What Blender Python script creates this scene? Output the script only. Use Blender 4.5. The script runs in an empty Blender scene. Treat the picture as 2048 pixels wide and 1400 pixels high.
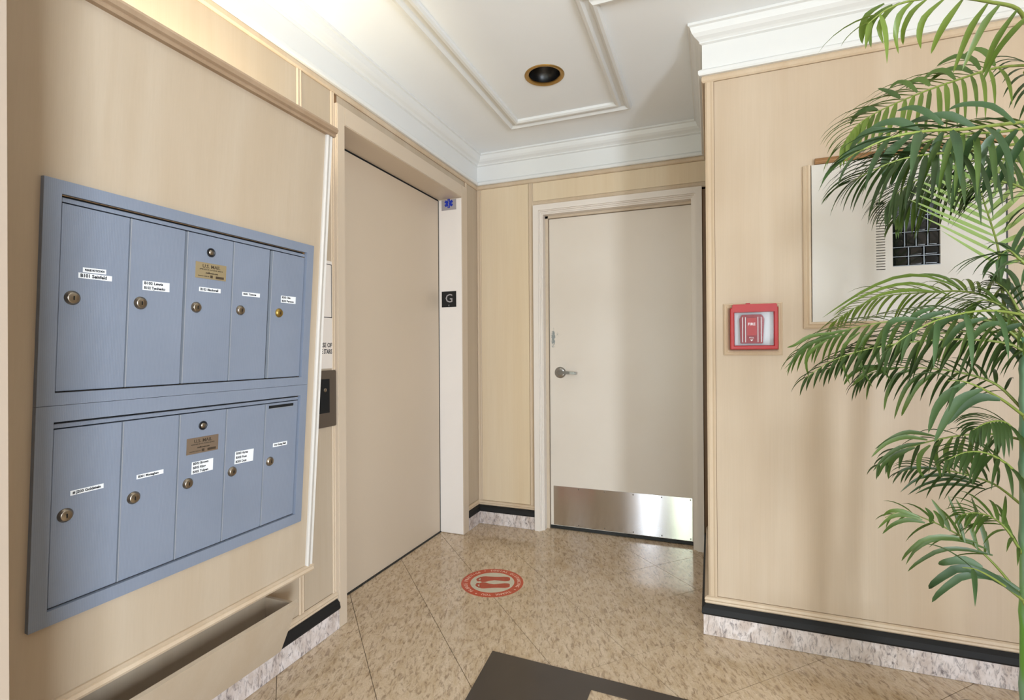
import bpy, bmesh, math, random
from mathutils import Vector, Matrix, noise
random.seed(7)
S = bpy.context.scene
COL = S.collection
PI = math.pi

# ------------------------------------------------------------------ camera
cam_d = bpy.data.cameras.new('camera'); cam = bpy.data.objects.new('camera', cam_d); COL.objects.link(cam)
yaw, pitch, roll = -0.3716, 0.0027, -0.0065
fw = Vector((math.sin(yaw)*math.cos(pitch), math.cos(yaw)*math.cos(pitch), math.sin(pitch)))
r0 = Vector((math.cos(yaw), -math.sin(yaw), 0)); u0 = r0.cross(fw)
rt = r0*math.cos(roll)+u0*math.sin(roll); up = -r0*math.sin(roll)+u0*math.cos(roll)
cam.matrix_world = Matrix(((rt.x, up.x, -fw.x, 1.4994), (rt.y, up.y, -fw.y, -3.1905), (rt.z, up.z, -fw.z, 1.1747), (0, 0, 0, 1)))
cam_d.sensor_width = 36; cam_d.lens = 17.9067; cam_d.clip_start = 0.03
S.camera = cam

# ------------------------------------------------------------------ world, lights, exposure
W = bpy.data.worlds.new('outside'); S.world = W; W.use_nodes = True
W.node_tree.nodes['Background'].inputs[0].default_value = (0.80, 0.90, 1.0, 1)
W.node_tree.nodes['Background'].inputs[1].default_value = 1.0
S.view_settings.view_transform = 'Standard'; S.view_settings.look = 'None'
S.view_settings.gamma = 1; S.view_settings.use_curve_mapping = False
S.view_settings.exposure = 0.12

def area(name, loc, look, sx, sy, power, color, spread=PI):
    l = bpy.data.lights.new(name, 'AREA'); l.shape = 'RECTANGLE'; l.size = sx; l.size_y = sy
    l.energy = power; l.color = color; l.spread = spread
    o = bpy.data.objects.new(name, l); COL.objects.link(o); o.location = loc
    o.rotation_euler = (Vector(look)-Vector(loc)).to_track_quat('-Z', 'Y').to_euler()
    return o
area('entrance_daylight', (2.62, -6.25, 1.25), (2.62, 0, 1.25), 0.95, 2.1, 30, (0.84, 0.92, 1.0))
area('side_window_daylight', (3.64, -5.0, 1.05), (0, -5.0, 1.05), 0.9, 1.5, 245, (0.80, 0.90, 1.0))
area('entrance_side_daylight', (0.46, -6.25, 1.25), (0.46, 0, 1.25), 0.26, 2.1, 22, (0.86, 0.93, 1.0))
area('garden_daylight', (1.06, -6.25, 1.25), (1.06, 0, 1.25), 0.34, 2.1, 22, (0.86, 1.0, 0.72))
area('lobby_ceiling_fill', (2.3, -4.3, 2.46), (2.3, -4.3, 0), 1.6, 1.6, 1.5, (1.0, 0.95, 0.88))  # soft unseen light added behind the camera as general fill
area('hall_ceiling_lamp', (1.55, -2.5, 2.49), (1.55, -2.5, 0), 0.6, 0.5, .5, (1.0, 0.96, 0.90))
area('ceiling_fill_uplight', (2.6, -3.0, 1.9), (2.6, -3.0, 4), 0.9, 0.9, .5, (1.0, 0.97, 0.93))  # unseen fill light, added to brighten the ceiling from below
area('corner_lamp', (3.0, -1.6, 2.2), (2.3, -0.9, 2.0), 0.25, 0.25, .8, (1.0, 0.82, 0.52))
cove = area('cove_tube', (0.10, -2.25, 1.80), (0.10, -2.25, 4), 0.08, 0.70, 8, (1.0, 0.93, 0.70)); cove.rotation_euler = (PI, 0, 0)

# ------------------------------------------------------------------ materials
def lin(c):
    return tuple((v/255/12.92 if v/255 <= .04045 else ((v/255+.055)/1.055)**2.4) for v in c)+(1,)
class Mat:
    def __init__(s, name):
        s.m = bpy.data.materials.new(name); s.m.use_nodes = True; s.t = s.m.node_tree; s.n = s.t.nodes
        s.b = s.n['Principled BSDF']
    def new(s, t, **k):
        n = s.n.new(t)
        for a, v in k.items(): setattr(n, a, v)
        return n
    def link(s, a, b): s.t.links.new(a, b)
    def coord(s, scale=(1, 1, 1), kind='Object', rot=(0, 0, 0)):
        c = s.new('ShaderNodeTexCoord'); m = s.new('ShaderNodeMapping'); m.inputs['Scale'].default_value = scale
        m.inputs['Rotation'].default_value = rot
        if kind == 'World':
            g = s.new('ShaderNodeNewGeometry'); s.link(g.outputs['Position'], m.inputs['Vector'])
        else: s.link(c.outputs[kind], m.inputs['Vector'])
        if any(rot):      # turn first, then stretch
            m.inputs['Scale'].default_value = (1, 1, 1)
            m2 = s.new('ShaderNodeMapping'); m2.inputs['Scale'].default_value = scale
            s.link(m.outputs['Vector'], m2.inputs['Vector']); return m2.outputs['Vector']
        return m.outputs['Vector']
    def noise(s, vec, scale, detail=3, rough=.5, dist=0):
        n = s.new('ShaderNodeTexNoise'); n.inputs['Scale'].default_value = scale; n.inputs['Detail'].default_value = detail
        n.inputs['Roughness'].default_value = rough; n.inputs['Distortion'].default_value = dist
        s.link(vec, n.inputs['Vector']); return n.outputs['Fac']
    def ramp(s, fac, stops):
        r = s.new('ShaderNodeValToRGB'); e = r.color_ramp.elements
        while len(e) < len(stops): e.new(.5)
        for x, (p, c) in zip(e, stops): x.position = p; x.color = c
        s.link(fac, r.inputs['Fac']); return r.outputs['Color']
    def mix(s, fac, a, b, mode='MIX'):
        m = s.new('ShaderNodeMix', data_type='RGBA', blend_type=mode)
        for v, i in ((fac, 0), (a, 6), (b, 7)):
            if isinstance(v, (int, float, tuple)): m.inputs[i].default_value = v
            else: s.link(v, m.inputs[i])
        return m.outputs[2]
    def bump(s, h, strength, dist=.001):
        b = s.new('ShaderNodeBump'); b.inputs['Strength'].default_value = strength; b.inputs['Distance'].default_value = dist
        s.link(h, b.inputs['Height']); s.link(b.outputs['Normal'], s.b.inputs['Normal'])
    def base(s, c): 
        if isinstance(c, tuple): s.b.inputs['Base Color'].default_value = c
        else: s.link(c, s.b.inputs['Base Color'])
    def set(s, **k):
        for a, v in k.items(): s.b.inputs[a.replace('_', ' ')].default_value = v
        return s

def plain(name, rgb, rough=.5, metal=0., var=.03, scale=6, **k):
    m = Mat(name); c = lin(rgb)
    n = m.noise(m.coord(kind='World'), scale, 4)
    d = tuple(max(0, v*(1-var*2)) for v in c[:3])+(1,)
    m.base(m.mix(n, d, tuple(min(1, v*(1+var)) for v in c[:3])+(1,)))
    m.set(Roughness=rough, Metallic=metal, **k)
    return m.m

def wood(name, light, dark, rough=.42):
    m = Mat(name)
    v1 = m.coord((3.2, 3.2, .28), 'World'); v2 = m.coord((26, 26, .55), 'World'); v3 = m.coord((240, 240, 5), 'World')
    a = m.noise(v1, 1.6, 4, .55, .6); b = m.noise(v2, 1.2, 3, .6, .4); c = m.noise(v3, 1, 2)
    col = m.mix(m.ramp(a, [(.2, (0, 0, 0, 1)), (.85, (1, 1, 1, 1))]), lin(light), lin(dark))
    col = m.mix(m.ramp(b, [(.35, (0, 0, 0, 1)), (.8, (.3, .3, .3, 1))]), col, lin(dark))
    col = m.mix(m.ramp(c, [(.3, (0, 0, 0, 1)), (.9, (.12, .12, .12, 1))]), col, lin(tuple(x*.86 for x in dark)))
    m.base(col); m.set(Roughness=rough); m.b.inputs['Specular IOR Level'].default_value = .35
    m.bump(c, .05, .0004)
    return m.m

M = {}
M['wood'] = wood('maple_veneer', (206, 189, 168), (186, 163, 137))
M['wood_back'] = wood('maple_veneer_brightened', (226, 209, 182), (212, 188, 154))  # brighter copy of the maple, makes up in colour for weaker light back there
M['wood_left'] = wood('maple_veneer_rosy', (196, 181, 161), (178, 158, 133))
M['wood_edge'] = wood('maple_moulding', (214, 197, 174), (192, 166, 136), .4)
M['wood_brown'] = wood('brown_moulding', (176, 138, 98), (140, 100, 66), .4)
M['groove'] = plain('dark_glazed_groove', (136, 102, 70), .5, var=.08)
M['paint'] = plain('cream_metal_paint', (228, 218, 208), .38, var=.02, scale=3)
M['pier'] = plain('pier_paint', (160, 144, 128), .5, var=.03)
M['paint_pale'] = plain('pale_pink_paint', (236, 228, 220), .5, var=.02)
M['lift'] = plain('beige_lift_paint', (206, 188, 166), .42, var=.03, scale=2)
M['white'] = plain('white_moulding_paint', (224, 224, 222), .45, var=.01)
M['ceiling'] = plain('ceiling_paint', (244, 247, 250), .8, var=.01)
M['cabinet'] = plain('off_white_panel', (206, 200, 192), .45, var=.02, scale=3)
M['black_strip'] = plain('black_cove_vinyl', (14, 13, 13), .7)
M['black'] = plain('black_gap', (8, 8, 8), .9)
M['baffle'] = plain('black_baffle', (12, 12, 13), .35)
M['brass'] = plain('aged_brass', (176, 140, 80), .35, .8)
M['gold'] = plain('bright_brass', (180, 152, 84), .35, 1.)
M['chrome'] = plain('lock_nickel', (160, 150, 136), .3, 1.)
M['steel'] = plain('satin_steel', (176, 174, 170), .3, 1.)
M['nickel_dark'] = plain('lift_plate_steel', (128, 118, 108), .38, .8)
M['rubber'] = plain('door_sweep', (34, 36, 36), .5)
M['sticker'] = plain('white_label_paper', (236, 238, 240), .5, var=.01)
M['ink'] = plain('black_ink', (26, 28, 34), .5)
M['soft_ink'] = plain('grey_ink', (70, 70, 74), .5)
M['brass_plate'] = plain('brass_plate', (172, 156, 122), .4, .45)
M['bronze_plate'] = plain('bronze_plate', (140, 122, 104), .4, .45)
M['plate_ink'] = plain('plate_ink', (66, 54, 42), .5)
M['red'] = plain('alarm_red', (176, 20, 24), .3)
M['red_pull'] = plain('pull_red', (146, 8, 22), .25)
M['red_paint'] = plain('floor_red', (196, 74, 42), .3, var=.12, scale=60)
M['red_soft'] = plain('footprint_red', (186, 70, 46), .3, var=.2, scale=40)
M['sign_white'] = plain('floor_white', (206, 200, 180), .25, var=.05, scale=60)
M['silver'] = plain('silver_plate', (176, 170, 172), .4, .3)
M['blue'] = plain('medical_blue', (30, 54, 170), .4)
M['alarm_back'] = plain('alarm_backing', (206, 210, 216), .4)
M['mat'] = plain('dark_mat', (66, 58, 52), .22, var=.06, scale=12)
M['soil'] = plain('potting_soil', (50, 38, 28), .9, var=.3, scale=60)
M['pot'] = plain('black_planter', (36, 34, 32), .4)
M['sheath'] = plain('dry_palm_sheath', (186, 138, 92), .7, var=.2, scale=30)
M['wall_dark'] = plain('shaft_dark', (40, 36, 32), .8)

def mailbox_mat():
    m = Mat('blue_grey_ribbed_aluminium')
    w = m.new('ShaderNodeTexWave', wave_type='BANDS', bands_direction='Y'); w.inputs['Scale'].default_value = 95
    m.link(m.coord(kind='World'), w.inputs['Vector'])
    n = m.noise(m.coord(kind='World'), 5, 4)
    c = m.mix(n, lin((126, 135, 151)), lin((140, 149, 166)))
    c = m.mix(w.outputs['Fac'], c, m.mix(.12, c, lin((70, 76, 86))))
    m.base(c); m.set(Roughness=.5, Metallic=.08); m.bump(w.outputs['Fac'], .22, .0004)
    return m.m
M['mailbox'] = mailbox_mat()
M['mail_edge'] = plain('pale_metal_edge', (168, 174, 184), .35, .35)

def tile_mat():
    m = Mat('travertine_floor_tile')
    a = m.noise(m.coord((80, 26, 30), 'World', (0, 0, -.37)), 1, 5, .65, .8)
    b = m.noise(m.coord((30, 12, 14), 'World', (0, 0, -.37)), 1, 3, .6, .5)
    e = m.noise(m.coord((2.2, 2.2, 2), 'World'), 1, 2)
    g = m.noise(m.coord((150, 150, 150), 'World'), 1, 2)
    col = m.mix(m.ramp(b, [(.3, (0, 0, 0, 1)), (.7, (1, 1, 1, 1))]), lin((226, 206, 180)), lin((198, 174, 142)))
    col = m.mix(m.ramp(a, [(.50, (0, 0, 0, 1)), (.66, (.75, .75, .75, 1))]), col, lin((122, 98, 76)))
    col = m.mix(m.ramp(a, [(.24, (.65, .65, .65, 1)), (.4, (0, 0, 0, 1))]), col, lin((228, 214, 192)))
    col = m.mix(m.ramp(g, [(.3, (0, 0, 0, 1)), (.8, (.3, .3, .3, 1))]), col, lin((150, 120, 88)))
    oi = m.new('ShaderNodeObjectInfo')
    col = m.mix(m.ramp(oi.outputs['Random'], [(0, (.12, .12, .12, 1)), (1, (0, 0, 0, 1))]), col, lin((160, 134, 100)))
    m.base(col); m.set(Roughness=.13); m.b.inputs['Specular IOR Level'].default_value = .45
    m.bump(e, .03, .003)
    return m.m
M['tile'] = tile_mat()
M['grout'] = plain('tile_joint', (92, 74, 54), .8)

def granite_mat():
    m = Mat('grey_granite')
    a = m.noise(m.coord((70, 70, 26), 'World'), 1, 5, .7, 1.0); b = m.noise(m.coord((22, 22, 12), 'World'), 1, 4, .6, .6)
    col = m.mix(m.ramp(b, [(.35, (0, 0, 0, 1)), (.65, (1, 1, 1, 1))]), lin((226, 216, 212)), lin((196, 180, 170)))
    col = m.mix(m.ramp(a, [(.5, (0, 0, 0, 1)), (.68, (.85, .85, .85, 1))]), col, lin((84, 74, 76)))
    m.base(col); m.set(Roughness=.25)
    return m.m
M['granite'] = granite_mat()

def brushed():
    m = Mat('brushed_kick_plate_steel')
    n = m.noise(m.coord((4, 4, 900), 'World'), 1, 2)
    m.base(m.mix(n, lin((214, 214, 218)), lin((230, 230, 232))))
    m.set(Metallic=1., Roughness=.16, Anisotropic=.93, Anisotropic_Rotation=.25)
    t = m.new('ShaderNodeTangent', direction_type='RADIAL', axis='Z'); m.link(t.outputs[0], m.b.inputs['Tangent'])
    return m.m
M['brushed'] = brushed()

def door_paint():
    m = Mat('service_door_paint')
    n = m.noise(m.coord(kind='World'), 3, 4)
    col = m.mix(n, lin((216, 204, 190)), lin((226, 216, 204)))
    # grey patch of bare filler above the lever, with stray flecks to its right
    def blot(cx, cz, rx, rz, lo, hi):
        g = m.new('ShaderNodeNewGeometry'); mp = m.new('ShaderNodeMapping', vector_type='POINT')
        mp.inputs['Location'].default_value = (-cx/rx, 0, -cz/rz); mp.inputs['Scale'].default_value = (1/rx, 0, 1/rz)
        m.link(g.outputs['Position'], mp.inputs['Vector'])
        ln = m.new('ShaderNodeVectorMath', operation='LENGTH'); m.link(mp.outputs[0], ln.inputs[0])
        nn = m.noise(m.coord((90, 90, 60), 'World'), 1, 5, .8)
        mt = m.new('ShaderNodeMath', operation='MULTIPLY_ADD'); m.link(nn, mt.inputs[0]); mt.inputs[1].default_value = 3.0; m.link(ln.outputs['Value'], mt.inputs[2])
        return m.ramp(mt.outputs[0], [(lo, (1, 1, 1, 1)), (hi, (0, 0, 0, 1))])
    def blend(fac, k):
        return fac
    def scaled(cx, cz, rx, rz, t):
        g = m.new('ShaderNodeNewGeometry'); mp = m.new('ShaderNodeMapping')
        mp.inputs['Location'].default_value = (-cx/rx, 0, -cz/rz); mp.inputs['Scale'].default_value = (1/rx, 0, 1/rz)
        m.link(g.outputs['Position'], mp.inputs['Vector'])
        ln = m.new('ShaderNodeVectorMath', operation='LENGTH'); m.link(mp.outputs[0], ln.inputs[0])
        nn = m.noise(m.coord((110, 110, 70), 'World'), 1, 5, .8)
        a = m.new('ShaderNodeMath', operation='MULTIPLY'); m.link(nn, a.inputs[0]); a.inputs[1].default_value = 3.2
        s_ = m.new('ShaderNodeMath', operation='ADD'); m.link(ln.outputs['Value'], s_.inputs[0]); m.link(a.outputs[0], s_.inputs[1])
        c_ = m.new('ShaderNodeMath', operation='LESS_THAN'); m.link(s_.outputs[0], c_.inputs[0]); c_.inputs[1].default_value = t
        return c_.outputs[0]
    col = m.mix(scaled(.527, 1.26, .016, .062, 2.35), col, lin((140, 144, 142)))
    col = m.mix(scaled(.56, 1.285, .04, .035, 1.62), col, lin((160, 158, 150)))
    m.base(col); m.set(Roughness=.36)
    return m.m
M['door_paint'] = door_paint()

def leaf_mat(name, a, b, tr=.25, rough=.38):
    m = Mat(name)
    n = m.noise(m.coord((9, 9, 9), 'World'), 1, 3); oi = m.new('ShaderNodeObjectInfo')
    mm = m.new('ShaderNodeMath', operation='MULTIPLY_ADD'); m.link(oi.outputs['Random'], mm.inputs[0]); mm.inputs[1].default_value = .5; m.link(n, mm.inputs[2])
    col = m.ramp(mm.outputs[0], [(.3, lin(a)), (1., lin(b))])
    m.base(col); m.set(Roughness=rough)
    t = m.new('ShaderNodeBsdfTranslucent'); m.link(col, t.inputs['Color'])
    x = m.new('ShaderNodeMixShader'); x.inputs[0].default_value = tr
    m.link(m.b.outputs[0], x.inputs[1]); m.link(t.outputs[0], x.inputs[2])
    m.link(x.outputs[0], m.n['Material Output'].inputs['Surface'])
    return m.m
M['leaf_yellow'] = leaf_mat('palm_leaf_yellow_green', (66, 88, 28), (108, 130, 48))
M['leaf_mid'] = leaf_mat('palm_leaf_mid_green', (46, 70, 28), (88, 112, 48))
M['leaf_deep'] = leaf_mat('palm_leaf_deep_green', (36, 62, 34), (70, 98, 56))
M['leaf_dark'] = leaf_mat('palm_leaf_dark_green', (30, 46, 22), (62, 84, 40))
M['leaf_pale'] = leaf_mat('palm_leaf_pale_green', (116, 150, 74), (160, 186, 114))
M['rachis'] = plain('palm_rachis', (124, 138, 62), .5, var=.15, scale=30)
def stem_mat():
    m = Mat('green_palm_cane')
    n = m.noise(m.coord((20, 20, 6), 'World'), 1, 3)
    m.base(m.ramp(n, [(.3, lin((70, 128, 96))), (.55, lin((132, 170, 140))), (.7, lin((104, 168, 60)))])); m.set(Roughness=.4)
    return m.m
M['stem'] = stem_mat()
def glass_mat():
    m = Mat('clear_cover'); m.base((1, 1, 1, 1)); m.set(Roughness=.03)
    t = m.new('ShaderNodeBsdfTransparent'); g = m.new('ShaderNodeBsdfGlossy'); g.inputs['Roughness'].default_value = .05
    f = m.new('ShaderNodeFresnel'); f.inputs['IOR'].default_value = 1.28
    x = m.new('ShaderNodeMixShader'); m.link(f.outputs[0], x.inputs[0]); m.link(t.outputs[0], x.inputs[1]); m.link(g.outputs[0], x.inputs[2])
    m.link(x.outputs[0], m.n['Material Output'].inputs['Surface'])
    return m.m
M['glass'] = glass_mat()
M['dark_glass'] = plain('dark_glass', (20, 22, 22), .06)
M['lead'] = plain('grey_lead_bar', (120, 124, 128), .35, .5)

# ------------------------------------------------------------------ mesh helpers
class MB:
    def __init__(s): s.v = []; s.f = []; s.sm = []
    def add(s, vs, fs, smooth=False):
        o = len(s.v); s.v += [tuple(v) for v in vs]
        s.f += [tuple(i+o for i in f) for f in fs]; s.sm += [smooth]*len(fs)
        return s
    def box(s, a, b):
        x0, x1 = sorted((a[0], b[0])); y0, y1 = sorted((a[1], b[1])); z0, z1 = sorted((a[2], b[2]))
        return s.add([(x0, y0, z0), (x1, y0, z0), (x1, y1, z0), (x0, y1, z0), (x0, y0, z1), (x1, y0, z1), (x1, y1, z1), (x0, y1, z1)],
              [(0, 3, 2, 1), (4, 5, 6, 7), (0, 1, 5, 4), (1, 2, 6, 5), (2, 3, 7, 6), (3, 0, 4, 7)])
    def prism(s, poly, lo, hi, axis=2):
        n = len(poly)
        def P(p, h): return {2: (p[0], p[1], h), 1: (p[0], h, p[1]), 0: (h, p[0], p[1])}[axis]
        return s.add([P(p, lo) for p in poly]+[P(p, hi) for p in poly],
              [tuple(range(n))[::-1], tuple(range(n, 2*n))]+[(i, (i+1) % n, n+(i+1) % n, n+i) for i in range(n)])
    def lathe(s, prof, seg=24, mtx=None, smooth=True):
        mtx = mtx or Matrix(); vs = []; fs = []
        for r, z in prof:
            for k in range(seg):
                a = 2*PI*k/seg; vs.append(mtx @ Vector((r*math.cos(a), r*math.sin(a), z)))
        for i in range(len(prof)-1):
            for k in range(seg):
                fs.append((i*seg+k, i*seg+(k+1) % seg, (i+1)*seg+(k+1) % seg, (i+1)*seg+k))
        return s.add(vs, fs, smooth)
    def tube(s, pts, radii, seg=8):
        pts = [Vector(p) for p in pts]; vs = []; fs = []; n = len(pts)
        if not hasattr(radii, '__len__'): radii = [radii]*n
        ref = Vector((0.13, 0.21, .97))
        for i, p in enumerate(pts):
            t = (pts[min(i+1, n-1)]-pts[max(i-1, 0)]).normalized()
            a = t.cross(ref)
            if a.length < .1: a = t.cross(Vector((1, 0, 0)))
            a.normalize(); b = t.cross(a)
            for k in range(seg):
                q = 2*PI*k/seg; vs.append(p+(a*math.cos(q)+b*math.sin(q))*radii[i])
        for i in range(n-1):
            for k in range(seg): fs.append((i*seg+k, i*seg+(k+1) % seg, (i+1)*seg+(k+1) % seg, (i+1)*seg+k))
        fs.append(tuple(range(seg))[::-1]); fs.append(tuple(range((n-1)*seg, n*seg)))
        return s.add(vs, fs, True)
    def sweep(s, path, prof, O=(0, 0, 0), A=(1, 0, 0), B=(0, 1, 0), N=(0, 0, 1), closed=False):
        """profile points (offset to the left of the path, height along N), mitred corners"""
        O, A, B, N = Vector(O), Vector(A), Vector(B), Vector(N); n = len(path); m = len(prof); vs = []
        P = [Vector(p) for p in path]
        for i in range(n):
            if closed: d0 = (P[i]-P[i-1]).normalized(); d1 = (P[(i+1) % n]-P[i]).normalized()
            else:
                d1 = (P[i+1]-P[i]).normalized() if i < n-1 else None
                d0 = (P[i]-P[i-1]).normalized() if i > 0 else d1
                d1 = d1 or d0
            l0 = Vector((-d0.y, d0.x)); l1 = Vector((-d1.y, d1.x)); mt = (l0+l1); mt = mt/max(1e-6, mt.dot(l0))
            for o, h in prof:
                q = P[i]+mt*o; vs.append(O+A*q.x+B*q.y+N*h)
        fs = []
        for i in range(n if closed else n-1):
            j = (i+1) % n
            for k in range(m):
                k2 = (k+1) % m; fs.append((i*m+k, i*m+k2, j*m+k2, j*m+k))
        if not closed: fs += [tuple(range(m)), tuple(range((n-1)*m, n*m))[::-1]]
        return s.add(vs, fs)
    def build(s, name, mat, parent=None, bevel=0, loc=None):
        me = bpy.data.meshes.new(name); me.from_pydata(s.v, [], s.f)
        bm = bmesh.new(); bm.from_mesh(me)
        bm.faces.ensure_lookup_table()
        for f, q in zip(bm.faces, s.sm): f.smooth = q
        bmesh.ops.recalc_face_normals(bm, faces=bm.faces)
        if bevel:
            es = [e for e in bm.edges if len(e.link_faces) == 2 and e.calc_face_angle(0) > .6]
            bmesh.ops.bevel(bm, geom=es, offset=bevel, segments=2, affect='EDGES', clamp_overlap=True)
        if loc is not None: bmesh.ops.translate(bm, verts=bm.verts, vec=-Vector(loc))
        bm.to_mesh(me); bm.free()
        me.materials.append(M[mat] if isinstance(mat, str) else mat)
        o = bpy.data.objects.new(name, me); COL.objects.link(o)
        if loc is not None: o.location = loc
        if parent: o.parent = parent
        return o
def box(name, a, b, mat, parent=None, bevel=0): return MB().box(a, b).build(name, mat, parent, bevel)
def tag(o, label=None, cat=None, group=None, kind=None):
    for k, v in (('label', label), ('category', cat), ('group', group), ('kind', kind)):
        if v: o[k] = v
    return o
def empty(name, loc=(0, 0, 0), label=None, cat=None, group=None, kind=None):
    o = bpy.data.objects.new(name, None); COL.objects.link(o); o.location = loc; o.empty_display_size = .05
    return tag(o, label, cat, group, kind)
def local(parts, root):      # parts were modelled in world space: keep them there under a moved empty
    for o in parts: o.parent = root; o.matrix_parent_inverse = root_inv(root)
def root_inv(root): return Matrix.Translation(-Vector(root.location))
def struct(o): return tag(o, kind='structure')
def text_data(body, size, spacing=1.0, extrude=.0003, bold=0.):
    c = bpy.data.curves.new('txt', 'FONT'); c.body = body; c.size = size; c.align_x = 'CENTER'; c.align_y = 'CENTER'
    c.extrude = extrude; c.space_character = spacing; c.resolution_u = 2; c.offset = bold
    o = bpy.data.objects.new('txt', c); COL.objects.link(o); bpy.context.view_layer.update()
    me = bpy.data.meshes.new_from_object(o.evaluated_get(bpy.context.evaluated_depsgraph_get()))
    bpy.data.objects.remove(o); bpy.data.curves.remove(c)
    return me
def text_into(mb, body, size, mtx, sx=1., bold=0., spacing=1.0):
    me = text_data(body, size, spacing, bold=bold)
    mb.add([mtx @ Vector((v.co.x*sx, v.co.y, v.co.z)) for v in me.vertices], [tuple(p.vertices) for p in me.polygons])
    bpy.data.meshes.remove(me)

ZC = 2.515; XR = 1.485; YR = -.9188; YE = -6.0; XE = 3.6

# ------------------------------------------------------------------ setting: walls, ceiling
EY0, EY1, EZ = -1.435, -.187, 2.245          # lift frame outer
m = MB()
m.box((-.25, YE, 0), (0, EY0+.01, ZC)).box((-.25, EY1-.01, 0), (0, .25, ZC)).box((-.25, EY0+.01, EZ-.01), (0, EY1-.01, ZC))
m.box((-.5, EY0-.3, 0), (-.27, EY1+.3, ZC))
wl = struct(m.build('wall_left', 'groove'))
DX0, DX1, DZ = .4196, 1.458, 2.13             # service door frame outer
m = MB().box((-.25, 0, 0), (DX0+.01, .25, ZC)).box((DX0+.01, 0, DZ-.01), (1.62, .25, ZC)).box((DX1-.01, 0, 0), (1.62, .25, DZ))
m.box((DX0-.1, .3, 0), (1.62, .4, ZC))
wb = struct(m.build('wall_back', 'groove'))
wr = struct(MB().box((XR, YR, 0), (XE+.2, 0, ZC)).build('wall_right', 'groove'))
wo = struct(MB().box((XE, YE, 0), (XE+.2, -5.5, ZC)).box((XE, -4.5, 0), (XE+.2, YR, ZC)).box((XE, -5.5, 0), (XE+.2, -4.5, .25)).box((XE, -5.5, 2.25), (XE+.2, -4.5, ZC)).build('wall_outer', 'pier'))
m = MB().box((-.25, YE-.2, 0), (.25, YE, ZC)).box((3.25, YE-.2, 0), (XE+.2, YE, ZC)).box((.25, YE-.2, 2.3), (3.25, YE, ZC))
we = struct(m.build('wall_entrance', 'pier'))
m = MB()
for x in (.25, .66, .70, 1.30, 2.0, 2.6, 3.21): m.box((x, YE-.13, 0), (x+.045, YE-.07, 2.3))
m.box((.25, YE-.13, 2.25), (3.25, YE-.07, 2.3)).box((.25, YE-.13, 0), (3.25, YE-.07, .08))
wn = struct(m.build('window_1', 'steel'))
pier = struct(MB().box((0, -3.0, 0), (.60, -2.79, ZC)).build('wall_pier', 'pier'))

# ceiling with a round hole for the downlight
LX, LY, LR = .757, -.828, .079
bm = bmesh.new()
oc = [bm.verts.new(v) for v in ((-.25, YE-.2, ZC), (XE+.2, YE-.2, ZC), (XE+.2, .25, ZC), (-.25, .25, ZC))]
ic = [bm.verts.new((LX+LR*math.cos(2*PI*k/40), LY+LR*math.sin(2*PI*k/40), ZC)) for k in range(40)]
ed = [bm.edges.new((oc[i], oc[(i+1) % 4])) for i in range(4)]+[bm.edges.new((ic[i], ic[(i+1) % 40])) for i in range(40)]
bmesh.ops.triangle_fill(bm, use_beauty=True, edges=ed)
bm.faces.ensure_lookup_table()
bmesh.ops.delete(bm, geom=[f for f in bm.faces if (f.calc_center_median().xy-Vector((LX, LY))).length < LR*.95 and all(v in ic for v in f.verts)], context='FACES_ONLY')
me = bpy.data.meshes.new('ceiling'); bm.to_mesh(me); bm.free(); me.materials.append(M['ceiling'])
ceil = bpy.data.objects.new('ceiling', me); COL.objects.link(ceil); struct(ceil)
MB().box((-.25, YE-.2, ZC+.22), (XE+.2, .25, ZC+.3)).build('roof_slab', 'ceiling', ceil)

# crown moulding round the room: bead, frieze, ogee
cp = [(.022, 2.312), (.026, 2.318), (.026, 2.330), (.018, 2.338), (.010, 2.342), (.010, 2.442), (.020, 2.446), (.020, 2.452),
      (.026, 2.458), (.038, 2.466), (.048, 2.478), (.054, 2.492), (.056, 2.500), (.064, 2.504), (.064, ZC-.0005), (-.02, ZC-.0005), (-.02, 2.312)]
cr = MB()
cr.sweep([(XE, YR), (XR, YR), (XR, 0), (0, 0), (0, YE)], cp)
struct(cr.build('trim_1', 'white'))
# wooden strip under the crown
struct(MB().sweep([(XE, YR), (XR, YR), (XR, 0), (0, 0), (0, YE)], [(-.01, 2.286), (.008, 2.286), (.013, 2.292), (.013, 2.304), (.010, 2.3118), (-.01, 2.3118)]).build('trim_2', 'wood_edge'))
# raised bead frame on the ceiling
bead = [(-.042, 0), (-.040, -.012), (-.032, -.019), (-.020, -.020), (-.013, -.012), (-.010, -.007), (.008, -.008), (.013, -.014), (.022, -.022), (.034, -.020), (.040, -.010), (.042, 0)]
bead = [(a, ZC-.0002+h) for a, h in bead]
struct(MB().sweep([(.43, -5.4), (.43, -.395), (1.068, -.395), (1.068, -1.29), (3.2, -1.29), (3.2, -5.4)], bead, closed=True).build('trim_3', 'white'))

# ------------------------------------------------------------------ floor: separate diagonal tiles
fl = struct(MB().box((-.25, YE-.2, -.06), (XE+.2, .25, -.004)).build('floor', 'grout'))
PT = .3125; JT = .0011
rects = [((-.15, 0.1), (XR, YR)), ((-.15, YR), (XE, YE))]
def clip(poly, rc):
    (xa, ya), (xb, yb) = rc; x0, x1 = sorted((xa, xb)); y0, y1 = sorted((ya, yb))
    for ax, lim, sg in ((0, x0, 1), (0, x1, -1), (1, y0, 1), (1, y1, -1)):
        out = []
        for i in range(len(poly)):
            a, b = poly[i-1], poly[i]; da = (a[ax]-lim)*sg; db = (b[ax]-lim)*sg
            if (da >= 0) != (db >= 0):
                t = da/(da-db); out.append((a[0]+(b[0]-a[0])*t, a[1]+(b[1]-a[1])*t))
            if db >= 0: out.append(b)
        poly = out
        if len(poly) < 3: return []
    return poly
q = math.sqrt(.5)
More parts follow.
